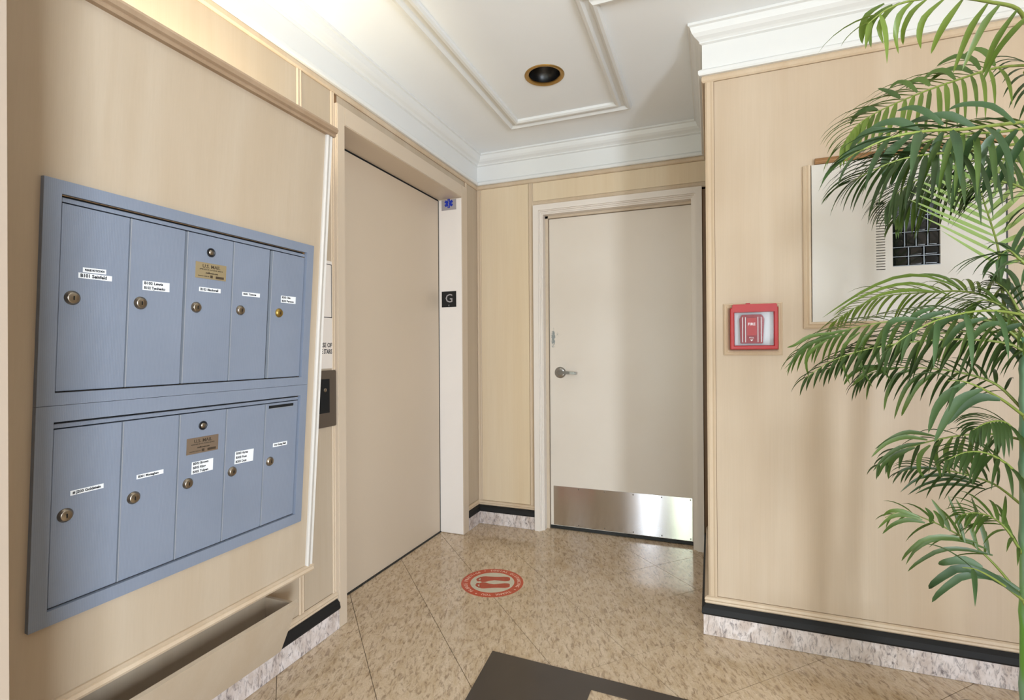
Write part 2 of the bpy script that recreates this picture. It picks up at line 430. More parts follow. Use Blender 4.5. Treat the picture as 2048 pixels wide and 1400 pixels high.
for i in range(-20, 30):
    for j in range(-30, 20):
        # u=(x+y)/sqrt2, w=(y-x)/sqrt2
        u0_, u1_ = .01+i*PT+JT, .01+(i+1)*PT-JT; w0_, w1_ = -1.39+j*PT+JT, -1.39+(j+1)*PT-JT
        c4 = [((u-w)*q, (u+w)*q) for u, w in ((u0_, w0_), (u1_, w0_), (u1_, w1_), (u0_, w1_))]
        mb = MB(); ok = False
        for rc in rects:
            pl = clip(c4, rc)
            if pl:
                ar = abs(sum(pl[k-1][0]*pl[k][1]-pl[k][0]*pl[k-1][1] for k in range(len(pl))))/2
                if ar > 2e-4: mb.prism(pl, -.004, random.uniform(-.0002, .0002)); ok = True
        if ok: mb.build('floor_tile', 'tile', fl)

# ------------------------------------------------------------------ skirtings: granite slabs, black cove strip, wooden bead
def skirting(name, path, cuts):
    root = struct(empty(name))
    MB().sweep(path, [(-.01, .085), (.024, .085), (.027, .092), (.022, .112), (.008, .126), (-.01, .126)]).build('cove_strip', 'black_strip', root)
    MB().sweep(path, [(-.01, .1262), (.010, .1262), (.015, .132), (.012, .138), (.016, .144), (.012, .152), (.005, .156), (-.01, .156)]).build('bead', 'wood_edge', root)
    for seg in cuts: MB().sweep(seg, [(-.01, .001), (.020, .001), (.020, .0848), (-.01, .0848)]).build('granite_slab', 'granite', root)
g = .0006
skirting('baseboard_right', [(XE, YR), (XR, YR), (XR, -.03)],
         [[(XE, YR), (3.02, YR)], [(3.02-g, YR), (2.41, YR)]] and
         [[(XE, YR), (3.05, YR)], [(3.05-g, YR), (2.74, YR)], [(2.74-g, YR), (2.098, YR)], [(2.098-g, YR), (1.80, YR)], [(1.80-g, YR), (XR, YR), (XR, -.03)]])
skirting('baseboard_back', [(DX0-.002, 0), (0, 0), (0, EY1+.002)], [[(DX0-.002, 0), (0, 0)], [(0, -.0205), (0, EY1+.002)]])
skirting('baseboard_left', [(0, EY0-.002), (0, -2.785)], [[(0, EY0-.002), (0, -1.735)], [(0, -1.736), (0, -2.05)], [(0, -2.051), (0, -2.785)]])

# ------------------------------------------------------------------ veneer panels and beads on the walls
def bead_line(parent, a, b, w, wall, h=.008, mat='wood_edge', name='bead'):
    """flat bead along a vertical or horizontal line; wall = 'L','B','R'"""
    prof = [(-w/2, 0), (-w/2, h*.55), (-w*.28, h), (-w*.12, h*.7), (w*.12, h*.7), (w*.28, h), (w/2, h*.55), (w/2, 0)]
    fr = {'L': ((0, 0, 0), (0, 1, 0), (0, 0, 1), (1, 0, 0)), 'B': ((0, 0, 0), (1, 0, 0), (0, 0, 1), (0, -1, 0)), 'R': ((0, YR, 0), (1, 0, 0), (0, 0, 1), (0, -1, 0))}[wall]
    return MB().sweep([a, b], prof, *fr).build(name, mat, parent)
box('wood_panel', (.0002, -1.618, .158), (.003, -1.4595, 2.285), 'wood_left', wl)
box('wood_panel', (.0002, -2.785, .158), (.003, -1.6495, 2.285), 'wood_left', wl)
bead_line(wl, (-1.634, .156), (-1.634, 2.286), .028, 'L')
bead_line(wl, (-1.447, .156), (-1.447, 2.286), .022, 'L')
box('wood_panel', (.0002, EY1+.0282, .158), (.003, -.004, 2.285), 'wood_left', wl)
bead_line(wl, (EY1+.014, .156), (EY1+.014, 2.286), .026, 'L')
box('wood_panel', (.0002, EY0+.02, EZ+.005), (.003, EY1-.01, 2.285), 'wood_left', wl)
# back wall
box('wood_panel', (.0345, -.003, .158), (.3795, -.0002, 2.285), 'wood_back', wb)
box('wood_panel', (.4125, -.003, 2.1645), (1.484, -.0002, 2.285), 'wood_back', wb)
bead_line(wb, (.018, .156), (.018, 2.286), .030, 'B', .005)
bead_line(wb, (.396, .156), (.396, 2.286), .030, 'B', .006)
bead_line(wb, (.411, 2.148), (1.484, 2.148), .030, 'B', .006)
# right wall
box('wood_panel', (1.5205, YR-.003, .158), (3.57, YR-.0002, 2.285), 'wood', wr)
bead_line(wr, (1.502, .156), (1.502, 2.286), .034, 'R', .010)

# ------------------------------------------------------------------ lift: frame, reveal, sliding door (door_1)
lift = struct(empty('door_1'))
m = MB()
xf = .02; xi = -.15; yi0, yi1, zi = -1.385, -.262, 2.165
m.box((-.2, EY0, 0), (xf, yi0, EZ)).box((-.2, yi1, 0), (xf, EY1, EZ)).box((-.2, yi0, zi), (xf, yi1, EZ))
m.build('lift_frame', 'lift', lift, bevel=.003)
box('lift_leaf', (-.185, yi0-.0, .008), (xi, yi1-.002, zi-.002), 'lift', lift)
box('jamb_face', (xi+.002, yi1-.0025, .004), (xf-.004, yi1-.0002, zi-.004), 'paint_pale', lift)
box('leaf_gap', (xi-.001, yi1-.008, .008), (xi+.0015, yi1-.0027, zi-.004), 'black', lift)
box('leaf_gap', (xi-.001, yi0+.0005, zi-.009), (xi+.0015, yi1-.009, zi-.0005), 'black', lift)
box('sill', (-.2, yi0, -.003), (xi+.006, yi1, .007), 'rubber', lift)

# ------------------------------------------------------------------ service door (door_2)
sd = struct(empty('door_2'))
fx = [(0, -.012), (0, .012), (-.014, .012)]
# frame profile swept up-over-down (offset to the right of the path = inwards → negative)
path = [(DX0, 0), (DX0, DZ), (DX1, DZ), (DX1, 0)]
prof = [(0, -.02), (0, .030), (-.036, .030), (-.036, .020), (-.043, .020), (-.043, .010), (-.052, .010), (-.052, .004), (-.060, .004), (-.060, -.10), (0, -.10)]
fr = MB().sweep(path, [(-a if False else a, h) for a, h in prof], (0, 0, 0), (1, 0, 0), (0, 0, 1), (0, -1, 0)).build('door_frame', 'paint', sd)
lx0, lx1, lz, ly = .503, 1.397, 2.052, .06
MB().box((DX0+.055, ly-.012, 0), (lx0-.004, ly+.05, lz+.018)).box((lx1+.003, ly-.012, 0), (DX1-.055, ly+.05, lz+.018)).box((DX0+.055, ly-.012, lz+.003), (DX1-.055, ly+.05, DZ-.05)).build('rebate', 'lift', sd)
leaf = box('door_leaf', (lx0, ly, .022), (lx1, ly+.045, lz), 'door_paint', sd, bevel=.0015)
box('door_sweep', (lx0+.002, ly-.006, .004), (lx1-.002, ly+.04, .021), 'rubber', sd)
box('shadow_gap', (lx0-.0038, ly+.01, .02), (lx0-.0002, ly+.04, lz), 'black', sd)
kp = box('kick_plate', (.524, ly-.0022, .026), (1.391, ly-.0002, .283), 'brushed', sd)
def disc(mb, c, r, h, ax, seg=16, dome=.3):
    """small dome on a surface; ax = outward normal"""
    mt = Matrix.Translation(c) @ Vector(ax).to_track_quat('Z', 'Y').to_matrix().to_4x4()
    return mb.lathe([(r, 0), (r, h*.5), (r*(1-dome), h), (.00001, h)], seg, mt)
for x in (.692, .861, 1.041, 1.213, 1.381):
    for z in (.272, .038):
        s_ = disc(MB(), (x, ly-.0022, z), .0042, .0012, (0, -1, 0), 10).build('screw', 'nickel_dark', sd)
h = empty('lever_handle'); h.parent = sd
bpy.data.objects.remove(h)
mt = Matrix.Translation((.575, ly, 1.033)) @ Matrix.Rotation(PI/2, 4, 'X')
hb = MB().lathe([(.0375, 0), (.0375, .005), (.034, .010), (.026, .0135), (.020, .015), (.015, .022), (.014, .040), (.00001, .041)], 32, mt)
hd = hb.build('lever_rose', 'steel', sd)
lv = MB()
P = [(.575, ly-.045, 1.033), (.61, ly-.046, 1.034), (.65, ly-.046, 1.033), (.682, ly-.044, 1.031)]
vs = []; fs = []
for i, (px, py, pz) in enumerate(P):
    hh = (.0125, .0105, .009, .0085)[i]; dd = .0065
    vs += [(px, py-dd, pz-hh), (px, py+dd, pz-hh), (px, py+dd, pz+hh), (px, py-dd, pz+hh)]
for i in range(3):
    for k in range(4): fs.append((i*4+k, i*4+(k+1) % 4, i*4+4+(k+1) % 4, i*4+4+k))
fs += [(0, 1, 2, 3), (12, 15, 14, 13)]
lv.add(vs, fs).build('lever', 'steel', hd, bevel=.002)
box('lever_tip', (.6825, ly-.05, 1.0225), (.692, ly-.012, 1.039), 'steel', hd, bevel=.002)

# ------------------------------------------------------------------ downlight
dl = empty('ceiling_downlight', (LX, LY, ZC), 'round recessed ceiling downlight with an aged brass rim and unlit black bore', 'light')
MB().lathe([(LR-.002, .0), (LR+.004, -.004), (LR+.012, -.006), (LR+.017, -.003), (LR+.018, 0), (LR+.012, .0), (LR-.004, .01), (LR-.006, .02)], 40).build('trim_ring', 'brass', dl)
MB().lathe([(LR-.006, .003), (LR-.008, .05), (LR-.012, .051), (LR-.014, .1), (LR-.02, .101), (LR-.02, .17), (.00001, .171)], 40).build('baffle', 'baffle', dl)
MB().lathe([(.045, .17), (.05, .14), (.04, .12), (.02, .112), (.00001, .11)], 24).build('bulb', 'dark_glass', dl)

# ------------------------------------------------------------------ tilted timber casing that carries the mailboxes
a_, b_ = .1, .067; sl = math.sqrt(1+b_*b_); ang = math.atan(b_)
def tp(y, v, w=0.):     # y along wall, v up the slope, w out of the slope
    z = v/sl; return Vector((a_+b_*z+w/sl, y, z-w*b_/sl))
TU, TV, TN = Vector((0, 1, 0)), Vector((b_/sl, 0, 1/sl)), Vector((1/sl, 0, -b_/sl)); TO = Vector((a_, 0, 0))
def tbox(mb, y0, y1, v0, v1, w0, w1):
    P_ = [tp(y, v, w) for w in (w0, w1) for v in (v0, v1) for y in (y0, y1)]
    return mb.add(P_, [(0, 2, 3, 1), (4, 5, 7, 6), (0, 1, 5, 4), (2, 6, 7, 3), (0, 4, 6, 2), (1, 3, 7, 5)])
cs = empty('mailbox_casing', (0, -1.71, .38), 'pale maple casing on the left wall, leaning outwards, mailboxes set in its face', 'casing')
L_ = []
my0, my1, mv0, mv1 = -2.559, -1.788, .584, 1.550
face = MB()
tbox(face, -2.785, my0+.006, .385, 1.962, -.018, 0); tbox(face, my1-.006, -1.722, .385, 1.962, -.018, 0)
tbox(face, my0+.006, my1-.006, .385, mv0+.006, -.018, 0); tbox(face, my0+.006, my1-.006, mv1-.006, 1.962, -.018, 0)
L_.append(face.build('face_panel', 'wood_left'))
sd_ = MB()      # side board from the wall to the face
for y0, y1 in ((-1.738, -1.722), (-2.785, -2.77)):
    pts = [(.004, .40), (tp(0, .40).x-.02, .40), (tp(0, 1.95).x-.02, 1.95), (.004, 1.84)]
    sd_ = MB(); sd_.add([(x, y0, z) for x, z in pts]+[(x, y1, z) for x, z in pts], [(0, 1, 2, 3), (7, 6, 5, 4), (0, 4, 5, 1), (1, 5, 6, 2), (2, 6, 7, 3), (3, 7, 4, 0)]); L_.append(sd_.build('side_board', 'wood_edge'))
L_.append(MB().box((.004, -2.77, .40), (.12, -1.738, .415)).build('bottom_board', 'wood_edge'))
# bead down the right edge and along the bottom, double rounded ledge on top
bp = [(-.016, 0), (-.016, .005), (-.011, .010), (-.004, .007), (.002, .010), (.010, .012), (.014, .006), (.014, 0)]
L_.append(MB().sweep([(-1.732, .40), (-1.732, 1.955)], [(x*1.0, h) for x, h in bp], TO, TU, TV, TN).build('edge_bead', 'cabinet'))
L_.append(MB().sweep([(-2.785, .392), (-1.716, .392)], [(-.012, -.02), (-.012, .012), (-.004, .016), (.004, .012), (.010, .015), (.014, .006), (.014, -.0)], TO, TU, TV, TN).build('bottom_bead', 'wood_edge'))
lp = [(-.004, -.02), (-.004, .016), (.002, .020), (.006, .018), (.010, .026), (.020, .030), (.028, .026), (.031, .018), (.031, -.02)]
L_.append(MB().sweep([(-2.785, 1.957), (-1.714, 1.957)], lp, TO, TU, TV, TN).build('ledge', wood('ledge_maple', (180, 156, 130), (150, 124, 98))))
local(L_, cs)

def on_slope(root_y, root_v):
    """matrix of a frame lying in the sloped face: x to the right, y up, z outwards"""
    p = tp(root_y, root_v); return Matrix(((TU.x, TV.x, TN.x, p.x), (TU.y, TV.y, TN.y, p.y), (TU.z, TV.z, TN.z, p.z), (0, 0, 0, 1)))

XD = [-2.527, -2.384, -2.242, -2.100, -1.959, -1.818]
def lbox(mb, x0, x1, y0, y1, z0, z1): return mb.box((x0, y0, z0), (x1, y1, z1))
def lock(parent, x, y, r=.0125, mat='chrome', recessed=False):
    pr = [(r*1.25, .0), (r*1.25, .0015), (r*1.05, .003), (r, .006), (r*.8, .0075), (.00001, .0078)] if not recessed else [(r, .0), (r, .001), (r*.85, .0015), (.00001, .0016)]
    l = MB().lathe(pr, 24, Matrix.Translation((x, y, .0045))).build('lock', mat, parent)
    return l
def keyhole(parent, x, y, z=.0124):
    MB().box((x-.0012, y-.0045, z), (x+.0012, y+.0045, z+.0004)).build('keyway', 'black', parent)
def stick(parent, x, y, w, h, ang_, lines, size, stick_z=.0047, bold=.00035, left=True, ink='ink'):
    R_ = Matrix.Translation((x, y, 0)) @ Matrix.Rotation(math.radians(ang_), 4, 'Z')
    mb = MB(); mb.add([R_ @ Vector(c) for c in ((-w/2, -h/2, stick_z), (w/2, -h/2, stick_z), (w/2, h/2, stick_z), (-w/2, h/2, stick_z),
                  (-w/2, -h/2, stick_z+.0003), (w/2, -h/2, stick_z+.0003), (w/2, h/2, stick_z+.0003), (-w/2, h/2, stick_z+.0003))],
                  [(0, 3, 2, 1), (4, 5, 6, 7), (0, 1, 5, 4), (1, 2, 6, 5), (2, 3, 7, 6), (3, 0, 4, 7)])
    mb.build('name_label', 'sticker', parent)
    tb = MB(); n = len(lines); st = h/n
    for i, (t, wd) in enumerate(lines):
        me = text_data(t, size, bold=bold)
        xs = [v.co.x for v in me.vertices]; k = wd/(max(xs)-min(xs)); mn = min(xs)
        yy = h/2-st*(i+.5)
        tb.add([R_ @ Vector((-w/2+.004+(v.co.x-mn)*k, yy+v.co.y, stick_z+.0006+v.co.z*.3)) for v in me.vertices], [tuple(p.vertices) for p in me.polygons])
        bpy.data.meshes.remove(me)
    tb.build('lettering', ink, parent)

def mail_unit(v0, v1, r0_, r1_, top_gap, label, locks, master, upper):
    """v0,v1 outer trim; r0_,r1_ recess; local frame origin at the bottom left of the trim"""
    root = empty('mailbox_unit', label=label, cat='mailbox')
    root.matrix_world = on_slope(0, 0)
    fr_ = MB(); W0, W1 = .0, .012
    X0, X1 = my0, my1
    tb = XD[0], XD[-1]
    for args in ((X0, tb[0], v0, v1), (tb[1], X1, v0, v1), (tb[0], tb[1], r1_, v1), (tb[0], tb[1], v0, r0_)): lbox(fr_, *args, W0, W1)
    fr_.build('trim_frame', 'mailbox', root)
    bk = MB(); lbox(bk, tb[0], tb[1], r0_, r1_, -.012, -.008); bk.build('back_plate', 'black', root)
    hd_ = MB(); lbox(hd_, tb[0]+.002, tb[1]-.002, r1_-.0150, r1_-.0060, -.008, .003); hd_.build('header_bar', 'mailbox', root)
    d_top = r1_-.018
    doors = []
    for i in range(5):
        g0, g1 = .0012, .0012
        if upper and i == 1: g1 = .0045
        if upper and i == 3: g1 = .009
        d = MB(); lbox(d, XD[i]+(g0 if i else .0048), XD[i+1]-(g1 if i < 4 else .0042), r0_+.003, d_top, -.006, .0045)
        dd = d.build('mailbox_door', 'mailbox', root, bevel=.0006)
        e = MB(); lbox(e, XD[i]+g0-.0002, XD[i]+g0+.0022, r0_+.003, d_top, -.005, .0056)
        if i: e.build('hinge_edge', 'mail_edge', dd)
        doors.append(dd)
    for i, (lx, lv_) in enumerate(locks):
        mt_ = 'gold' if (upper and i == 4) else 'chrome'
        lock(doors[i], lx, lv_, .0125 if i < 2 else .0118, mt_); keyhole(doors[i], lx, lv_)
    # master lock of the centre door
    mx, mv = master
    MB().lathe([(.0125, 0), (.0125, .002), (.0105, .0025), (.0105, .0006), (.00001, .0006)], 24, Matrix.Translation((mx, mv, .0045))).build('master_lock', 'ink', doors[2])
    MB().lathe([(.0075, 0), (.0075, .0024), (.00001, .003)], 20, Matrix.Translation((mx, mv, .005))).build('lock_core', 'chrome', doors[2])
    return root, doors

ru, du = mail_unit(1.0675, mv1, 1.094, 1.5215, 0, 'upper blue-grey five-door wall mailbox unit with a brass US mail plate', 
    [(-2.498, 1.302), (-2.354, 1.303), (-2.208, 1.304), (-2.068, 1.306), (-1.922, 1.308)], (-2.171, 1.459), True)
rl, dw = mail_unit(mv0, 1.0665, .617, 1.031, 0, 'lower blue-grey five-door wall mailbox unit with an outgoing mail slot',
    [(-2.496, .819), (-2.352, .819), (-2.211, .820), (-2.072, .822), (-1.932, .824)], (-2.173, .975), False)
def usplate(parent, x, y, w, h, mat):
    mb = MB(); lbox(mb, x-w/2, x+w/2, y-h/2, y+h/2, .0046, .0056); mb.build('mail_plate', mat, parent, bevel=.0004)
    t = MB()
    text_into(t, 'U.S. MAIL', .0135, Matrix.Translation((x, y+h*.27, .0058)), 1., .0001)
    text_into(t, 'APPROVED BY U.S. POSTAL SERVICE', .0048, Matrix.Translation((x, y+h*.07, .0058)), .92)
    text_into(t, 'mailboxes.com', .0062, Matrix.Translation((x+.002, y-h*.13, .0058)), 1., .0002)
    text_into(t, 'MANUFACTURED BY', .0036, Matrix.Translation((x-w*.24, y-h*.35, .0058)), 1.)
    t.box((x+w*.15, y-h*.42, .0057), (x+w*.42, y-h*.27, .0060)); t.box((x-w*.03, y-h*.42, .0057), (x+w*.05, y-h*.25, .0060))
    t.build('plate_lettering', 'plate_ink', parent)
usplate(du[2], -2.168, 1.407, .094, .044, 'brass_plate')
usplate(dw[2], -2.171, .921, .096, .045, 'bronze_plate')
stick(du[0], -2.456, 1.367, .047, .011, 1.5, [('PLEASE NOTICE BOX', .040)], .0062)
stick(du[0], -2.454, 1.3535, .068, .012, .2, [('B101 Seinfeld', .053)], .0105, stick_z=.0051)
stick(du[1], -2.317, 1.348, .067, .023, 1.0, [('B102 Lewis', .046), ('B102 Tyschenko', .052)], .0092)
stick(du[2], -2.169, 1.355, .066, .012, .4, [('B103 Blackwell', .054)], .0092)
stick(du[3], -2.032, 1.356, .064, .012, .7, [('B201 Tavares', .046)], .0074)
stick(du[4], -1.885, 1.354, .063, .023, .7, [('B202 Chin', .036), ('B202 Parsons', .050)], .0088)
stick(dw[0], -2.454, .866, .067, .011, 1., [('# J203 Goldstein', .057)], .0082)
stick(dw[1], -2.313, .869, .067, .011, .4, [('B301 Monaghan', .050)], .0078)
stick(dw[2], -2.169, .859, .065, .034, 0., [('B302 Brown', .046), ('B302 King', .038), ('B302 Tolpen', .046)], .0092)
stick(dw[3], -2.031, .860, .067, .038, -1.5, [('B303 Ayres', .042), ('B303 Post', .038), ('B303 Dutt', .038)], .0092)
stick(dw[4], -1.892, .874, .060, .013, -1., [('Out Going Mail', .050)], .0082)
sl_ = MB().prism([(-1.945, .9975), (-1.842, .9975), (-1.842, 1.0065), (-1.945, 1.0065)], .0044, .0049); sl_.build('mail_slot', 'black', dw[4])
sl_ = MB(); sl_.box((-1.947, .9955, .0044), (-1.840, .9972, .0062)); sl_.build('slot_lip', 'mail_edge', dw[4])

# ------------------------------------------------------------------ tapered tray below the casing
tr = empty('mail_tray', (0, -1.82, .2), 'pale maple open-topped tray with a sloping front, under the mailbox casing', 'tray')
Y0, Y1 = -2.785, -1.82; L_ = []
ft = Vector((.170, 0, .318)); fb = Vector((.088, 0, .128)); n_ = Vector((ft.z-fb.z, 0, -(ft.x-fb.x))).normalized()*.012
def quadprism(pts, y0, y1): return MB().add([(p[0], y0, p[-1]) for p in pts]+[(p[0], y1, p[-1]) for p in pts], [(0, 1, 2, 3), (7, 6, 5, 4), (0, 4, 5, 1), (1, 5, 6, 2), (2, 6, 7, 3), (3, 7, 4, 0)])
L_.append(quadprism([fb, ft, ft-n_, fb-n_], Y0, Y1).build('front_board', 'wood_left'))
L_.append(quadprism([(.028, .128), (.076, .128), (.158, .313), (.028, .313)], Y1-.012, Y1-.0005).build('end_board', 'wood_left'))
L_.append(quadprism([(.028, .128), (.076, .128), (.158, .313), (.028, .313)], Y0, Y0+.012).build('end_board', 'wood_left'))
L_.append(MB().box((.028, Y0+.012, .128), (.08, Y1-.012, .138)).build('bottom_board', 'wood_left'))
L_.append(MB().box((.0165, Y0, .158), (.0275, Y1-.0, .315)).build('back_board', 'wood_left'))
local(L_, tr)

# ------------------------------------------------------------------ lift call plate and fire notice on the strip of wall
nt = empty('fire_notice', (.003, -1.53, 1.33), 'cream notice with a thin black border, half hidden behind the mailbox casing', 'sign')
L_ = [MB().box((.0032, -1.62, 1.108), (.006, -1.452, 1.56)).build('board', 'paint')]
L_.append(MB().sweep([(-1.61, 1.322), (-1.61, 1.545), (-1.459, 1.545), (-1.459, 1.322)], [(-.0015, .006), (-.0015, .0066), (.0015, .0066), (.0015, .006)], (0, 0, 0), (0, 1, 0), (0, 0, 1), (1, 0, 0), True).build('border', 'ink'))
tb = MB(); mtx = Matrix(((0, 0, 1, .0062), (1, 0, 0, -1.515), (0, 1, 0, 1.205), (0, 0, 0, 1)))
text_into(tb, 'IN CASE OF', .026, mtx, .85, .0006); mtx = mtx.copy(); mtx[2][3] = 1.178; text_into(tb, 'FIRE USE STAIRS', .026, mtx, .62, .0006)
L_.append(tb.build('lettering', 'ink')); local(L_, nt)
cp_ = empty('lift_call_plate', (.003, -1.50, .98), 'steel lift call plate with a dark slot, below the fire notice', 'call plate')
L_ = [MB().box((.0032, -1.58, .865), (.016, -1.442, 1.10)).build('plate', 'nickel_dark', bevel=.003), MB().box((.0161, -1.55, .925), (.018, -1.487, 1.065)).build('button_window', 'black'),
      MB().lathe([(.008, 0), (.008, .003), (.006, .004), (.0001, .004)], 16, Matrix.Translation((.018, -1.515, 1.02)) @ Matrix.Rotation(PI/2, 4, 'Y')).build('button', 'chrome')]
local(L_, cp_)

# ------------------------------------------------------------------ plaques on the lift jamb
yj = yi1-.0026
pq = empty('medical_plaque', (-.072, yj, 2.143), 'square silver plaque with blue six-pointed medical star, top of the lift jamb', 'sign')
L_ = [MB().box((-.126, yj-.0015, 2.092), (-.020, yj, 2.160)).build('plate', 'silver')]
st = MB(); cx, cz = -.073, 2.135
for k in range(3):
    A_ = k*PI/3; dx, dz = math.sin(A_), math.cos(A_); px_, pz_ = dz, -dx
    c_ = [(cx+dx*s1*.031+px_*s2*.0085, cz+dz*s1*.029+pz_*s2*.0085) for s1, s2 in ((-1, -1), (1, -1), (1, 1), (-1, 1))]
    st.prism(c_, yj-.0028-.0002*k, yj-.0015, 1)
L_.append(st.build('star', 'blue'))
L_.append(MB().tube([(cx, yj-.0045, cz-.026), (cx, yj-.0045, cz+.026)], .0012, 6).tube([(cx+.005*math.sin(t*1.1), yj-.0045, cz-.018+t*.0035) for t in range(11)], .0009, 6).build('staff', 'silver'))
local(L_, pq)
pq = empty('floor_letter_plaque', (-.077, yj, 1.515), 'black plaque with silver letter G, halfway up the lift jamb', 'sign')
L_ = [MB().box((-.129, yj-.0015, 1.464), (-.024, yj, 1.566)).build('plate', 'black_strip')]
tb = MB(); text_into(tb, 'G', .078, Matrix(((1, 0, 0, -.075), (0, 0, -1, yj-.0018), (0, 1, 0, 1.518), (0, 0, 0, 1))), 1., .0002); L_.append(tb.build('letter', 'silver'))
tb = MB()
for dx, dz in ((0, 0), (.006, 0), (0, .006), (.006, .006)): disc(tb, (-.080+dx, yj-.0015, 1.471+dz), .0017, .001, (0, -1, 0), 8)
L_.append(tb.build('braille', 'silver')); local(L_, pq)

# ------------------------------------------------------------------ alarm pull station on the right wall
al = empty('fire_alarm_station', (1.66, YR, 1.26), 'red-framed fire alarm pull box behind a clear cover, on the right wall', 'fire alarm')
yw = YR-.003; L_ = []
def rect(x0, x1, z0, z1): return [(x0, z0), (x1, z0), (x1, z1), (x0, z1)]
VR = dict(O=(0, 0, 0), A=(1, 0, 0), B=(0, 0, 1), N=(0, -1, 0))
def vs_(path, prof, y, closed=True):    # sweep in a vertical plane y, offset inwards positive
    return MB().sweep(path, prof, (0, y, 0), (1, 0, 0), (0, 0, 1), (0, -1, 0), closed)
L_.append(vs_(rect(1.550, 1.766, 1.153, 1.363), [(0, 0), (0, .006), (.005, .010), (.010, .007), (.014, .011), (.019, .008), (.022, .003), (.022, 0)], yw).build('wood_surround', 'wood_edge'))
L_.append(vs_(rect(1.574, 1.748, 1.176, 1.343), [(0, 0), (0, .030), (.003, .034), (.013, .034), (.016, .030), (.016, 0)], yw).build('red_frame', 'red'))
L_.append(MB().box((1.582, yw-.036, 1.325), (1.744, yw-.002, 1.357)).box((1.630, yw-.030, 1.357), (1.650, yw-.012, 1.362)).build('red_hood', 'red', bevel=.003))
L_.append(MB().box((1.588, yw-.004, 1.190), (1.734, yw-.0005, 1.330)).build('backing', 'alarm_back'))
L_.append(MB().prism([(1.612, 1.200), (1.694, 1.200), (1.700, 1.30), (1.690, 1.316), (1.618, 1.316), (1.609, 1.30)], yw-.022, yw-.004, 1).build('pull_body', 'red_pull', bevel=.002))
L_.append(MB().prism([(1.635, 1.232), (1.672, 1.232), (1.672, 1.302), (1.635, 1.302)], yw-.027, yw-.022, 1).build('pull_bar', 'red', bevel=.0015))
tb = MB()
for x in (1.620, 1.631, 1.676, 1.688): tb.box((x-.0012, yw-.0238, 1.205), (x+.0012, yw-.0222, 1.306))
L_.append(tb.build('white_rib', 'sticker'))
tb = MB(); text_into(tb, 'FIRE', .015, Matrix(((1, 0, 0, 1.653), (0, 0, -1, yw-.0272), (0, 1, 0, 1.277), (0, 0, 0, 1))), 1., .0003)
text_into(tb, 'PULL', .008, Matrix(((1, 0, 0, 1.653), (0, 0, -1, yw-.0226), (0, 1, 0, 1.223), (0, 0, 0, 1))), 1., .0001)
tb.prism([(1.647, 1.216), (1.659, 1.216), (1.653, 1.209)], yw-.0228, yw-.0222, 1)
L_.append(tb.build('lettering', 'sticker'))
L_.append(MB().box((1.590, yw-.0315, 1.192), (1.732, yw-.0305, 1.326)).build('clear_cover', 'glass'))
local(L_, al)

# ------------------------------------------------------------------ intercom panel with vent slots and glazed grid
ic_ = empty('intercom_panel', (2.15, YR, 1.58), 'off-white intercom panel with vent slots and small leaded window, behind the palm', 'panel')
L_ = []
px0, px1, pz0, pz1 = 1.868, 2.452, 1.279, 1.886
sx0, sx1, sz0, sz1 = 2.076, 2.104, 1.468, 1.720
wx0, wx1, wz0, wz1 = 2.127, 2.269, 1.477, 1.714
yf, yb2 = YR-.016, YR-.004
pn = MB()
pn.box((px0, yf, pz0), (sx0, yb2, pz1)).box((sx1, yf, pz0), (wx0, yb2, pz1)).box((wx1, yf, pz0), (px1, yb2, pz1))
pn.box((sx0, yf, pz0), (sx1, yb2, sz0)).box((sx0, yf, sz1), (sx1, yb2, pz1)).box((wx0, yf, pz0), (wx1, yb2, wz0)).box((wx0, yf, wz1), (wx1, yb2, pz1))
L_.append(pn.build('face_board', 'cabinet'))
n = 25; stp = (sz1-sz0)/n
for k in range(n-1):
    L_.append(MB().box((sx0, yf, sz0+stp*(k+.3)), (sx1, yb2, sz0+stp*(k+1.0))).build('slat', 'cabinet'))
L_.append(MB().box((sx0-.01, yb2, sz0-.01), (wx1+.01, yb2+.0006, sz1+.01)).build('dark_backing', 'black'))
rows = [(1.660, 1.711, 4), (1.602, 1.657, 4), (1.548, 1.599, 4), (1.514, 1.545, 3), (1.480, 1.511, 3)]
bars = MB(); fb_ = yf+.003
for z0, z1, nc in rows:
    cw = (wx1-wx0-.004)/nc
    for c in range(nc):
        xa, xb = wx0+.002+cw*c, wx0+.002+cw*(c+1)
        L_.append(MB().box((xa+.0022, yf+.002, z0+.001), (xb-.0022, yb2-.001, z1-.001)).build('glass_block', 'dark_glass', bevel=.004))
        if c: bars.box((xa-.0014, yf+.0005, z0-.001), (xa+.0014, yb2-.002, z1+.001))
    bars.box((wx0, yf+.0004, z0-.0024), (wx1, yb2-.002, z0-.0002))
L_.append(bars.build('lead_bar', 'lead'))
# wooden mouldings round it: left and bottom, and a shifted brown strip on top
mp_ = [(0, 0), (0, .010), (.008, .016), (.012, .013), (.018, .019), (.024, .018), (.028, .006), (.028, 0)]
L_.append(MB().sweep([(1.839, 1.887), (1.839, 1.255), (2.452, 1.255)], mp_, (0, YR-.003, 0), (1, 0, 0), (0, 0, 1), (0, -1, 0)).build('moulding', 'wood_edge'))
L_.append(MB().sweep([(1.880, 1.888), (2.452, 1.888)], [(0, 0), (0, .014), (.006, .020), (.012, .018), (.018, .024), (.022, .016), (.022, 0)], (0, YR-.003, 0), (1, 0, 0), (0, 0, 1), (0, -1, 0)).build('top_moulding', 'wood_brown'))
L_.append(MB().box((2.4525, yf+.002, 1.27), (2.458, yb2, 1.886)).build('side_gap', 'ink'))
local(L_, ic_)

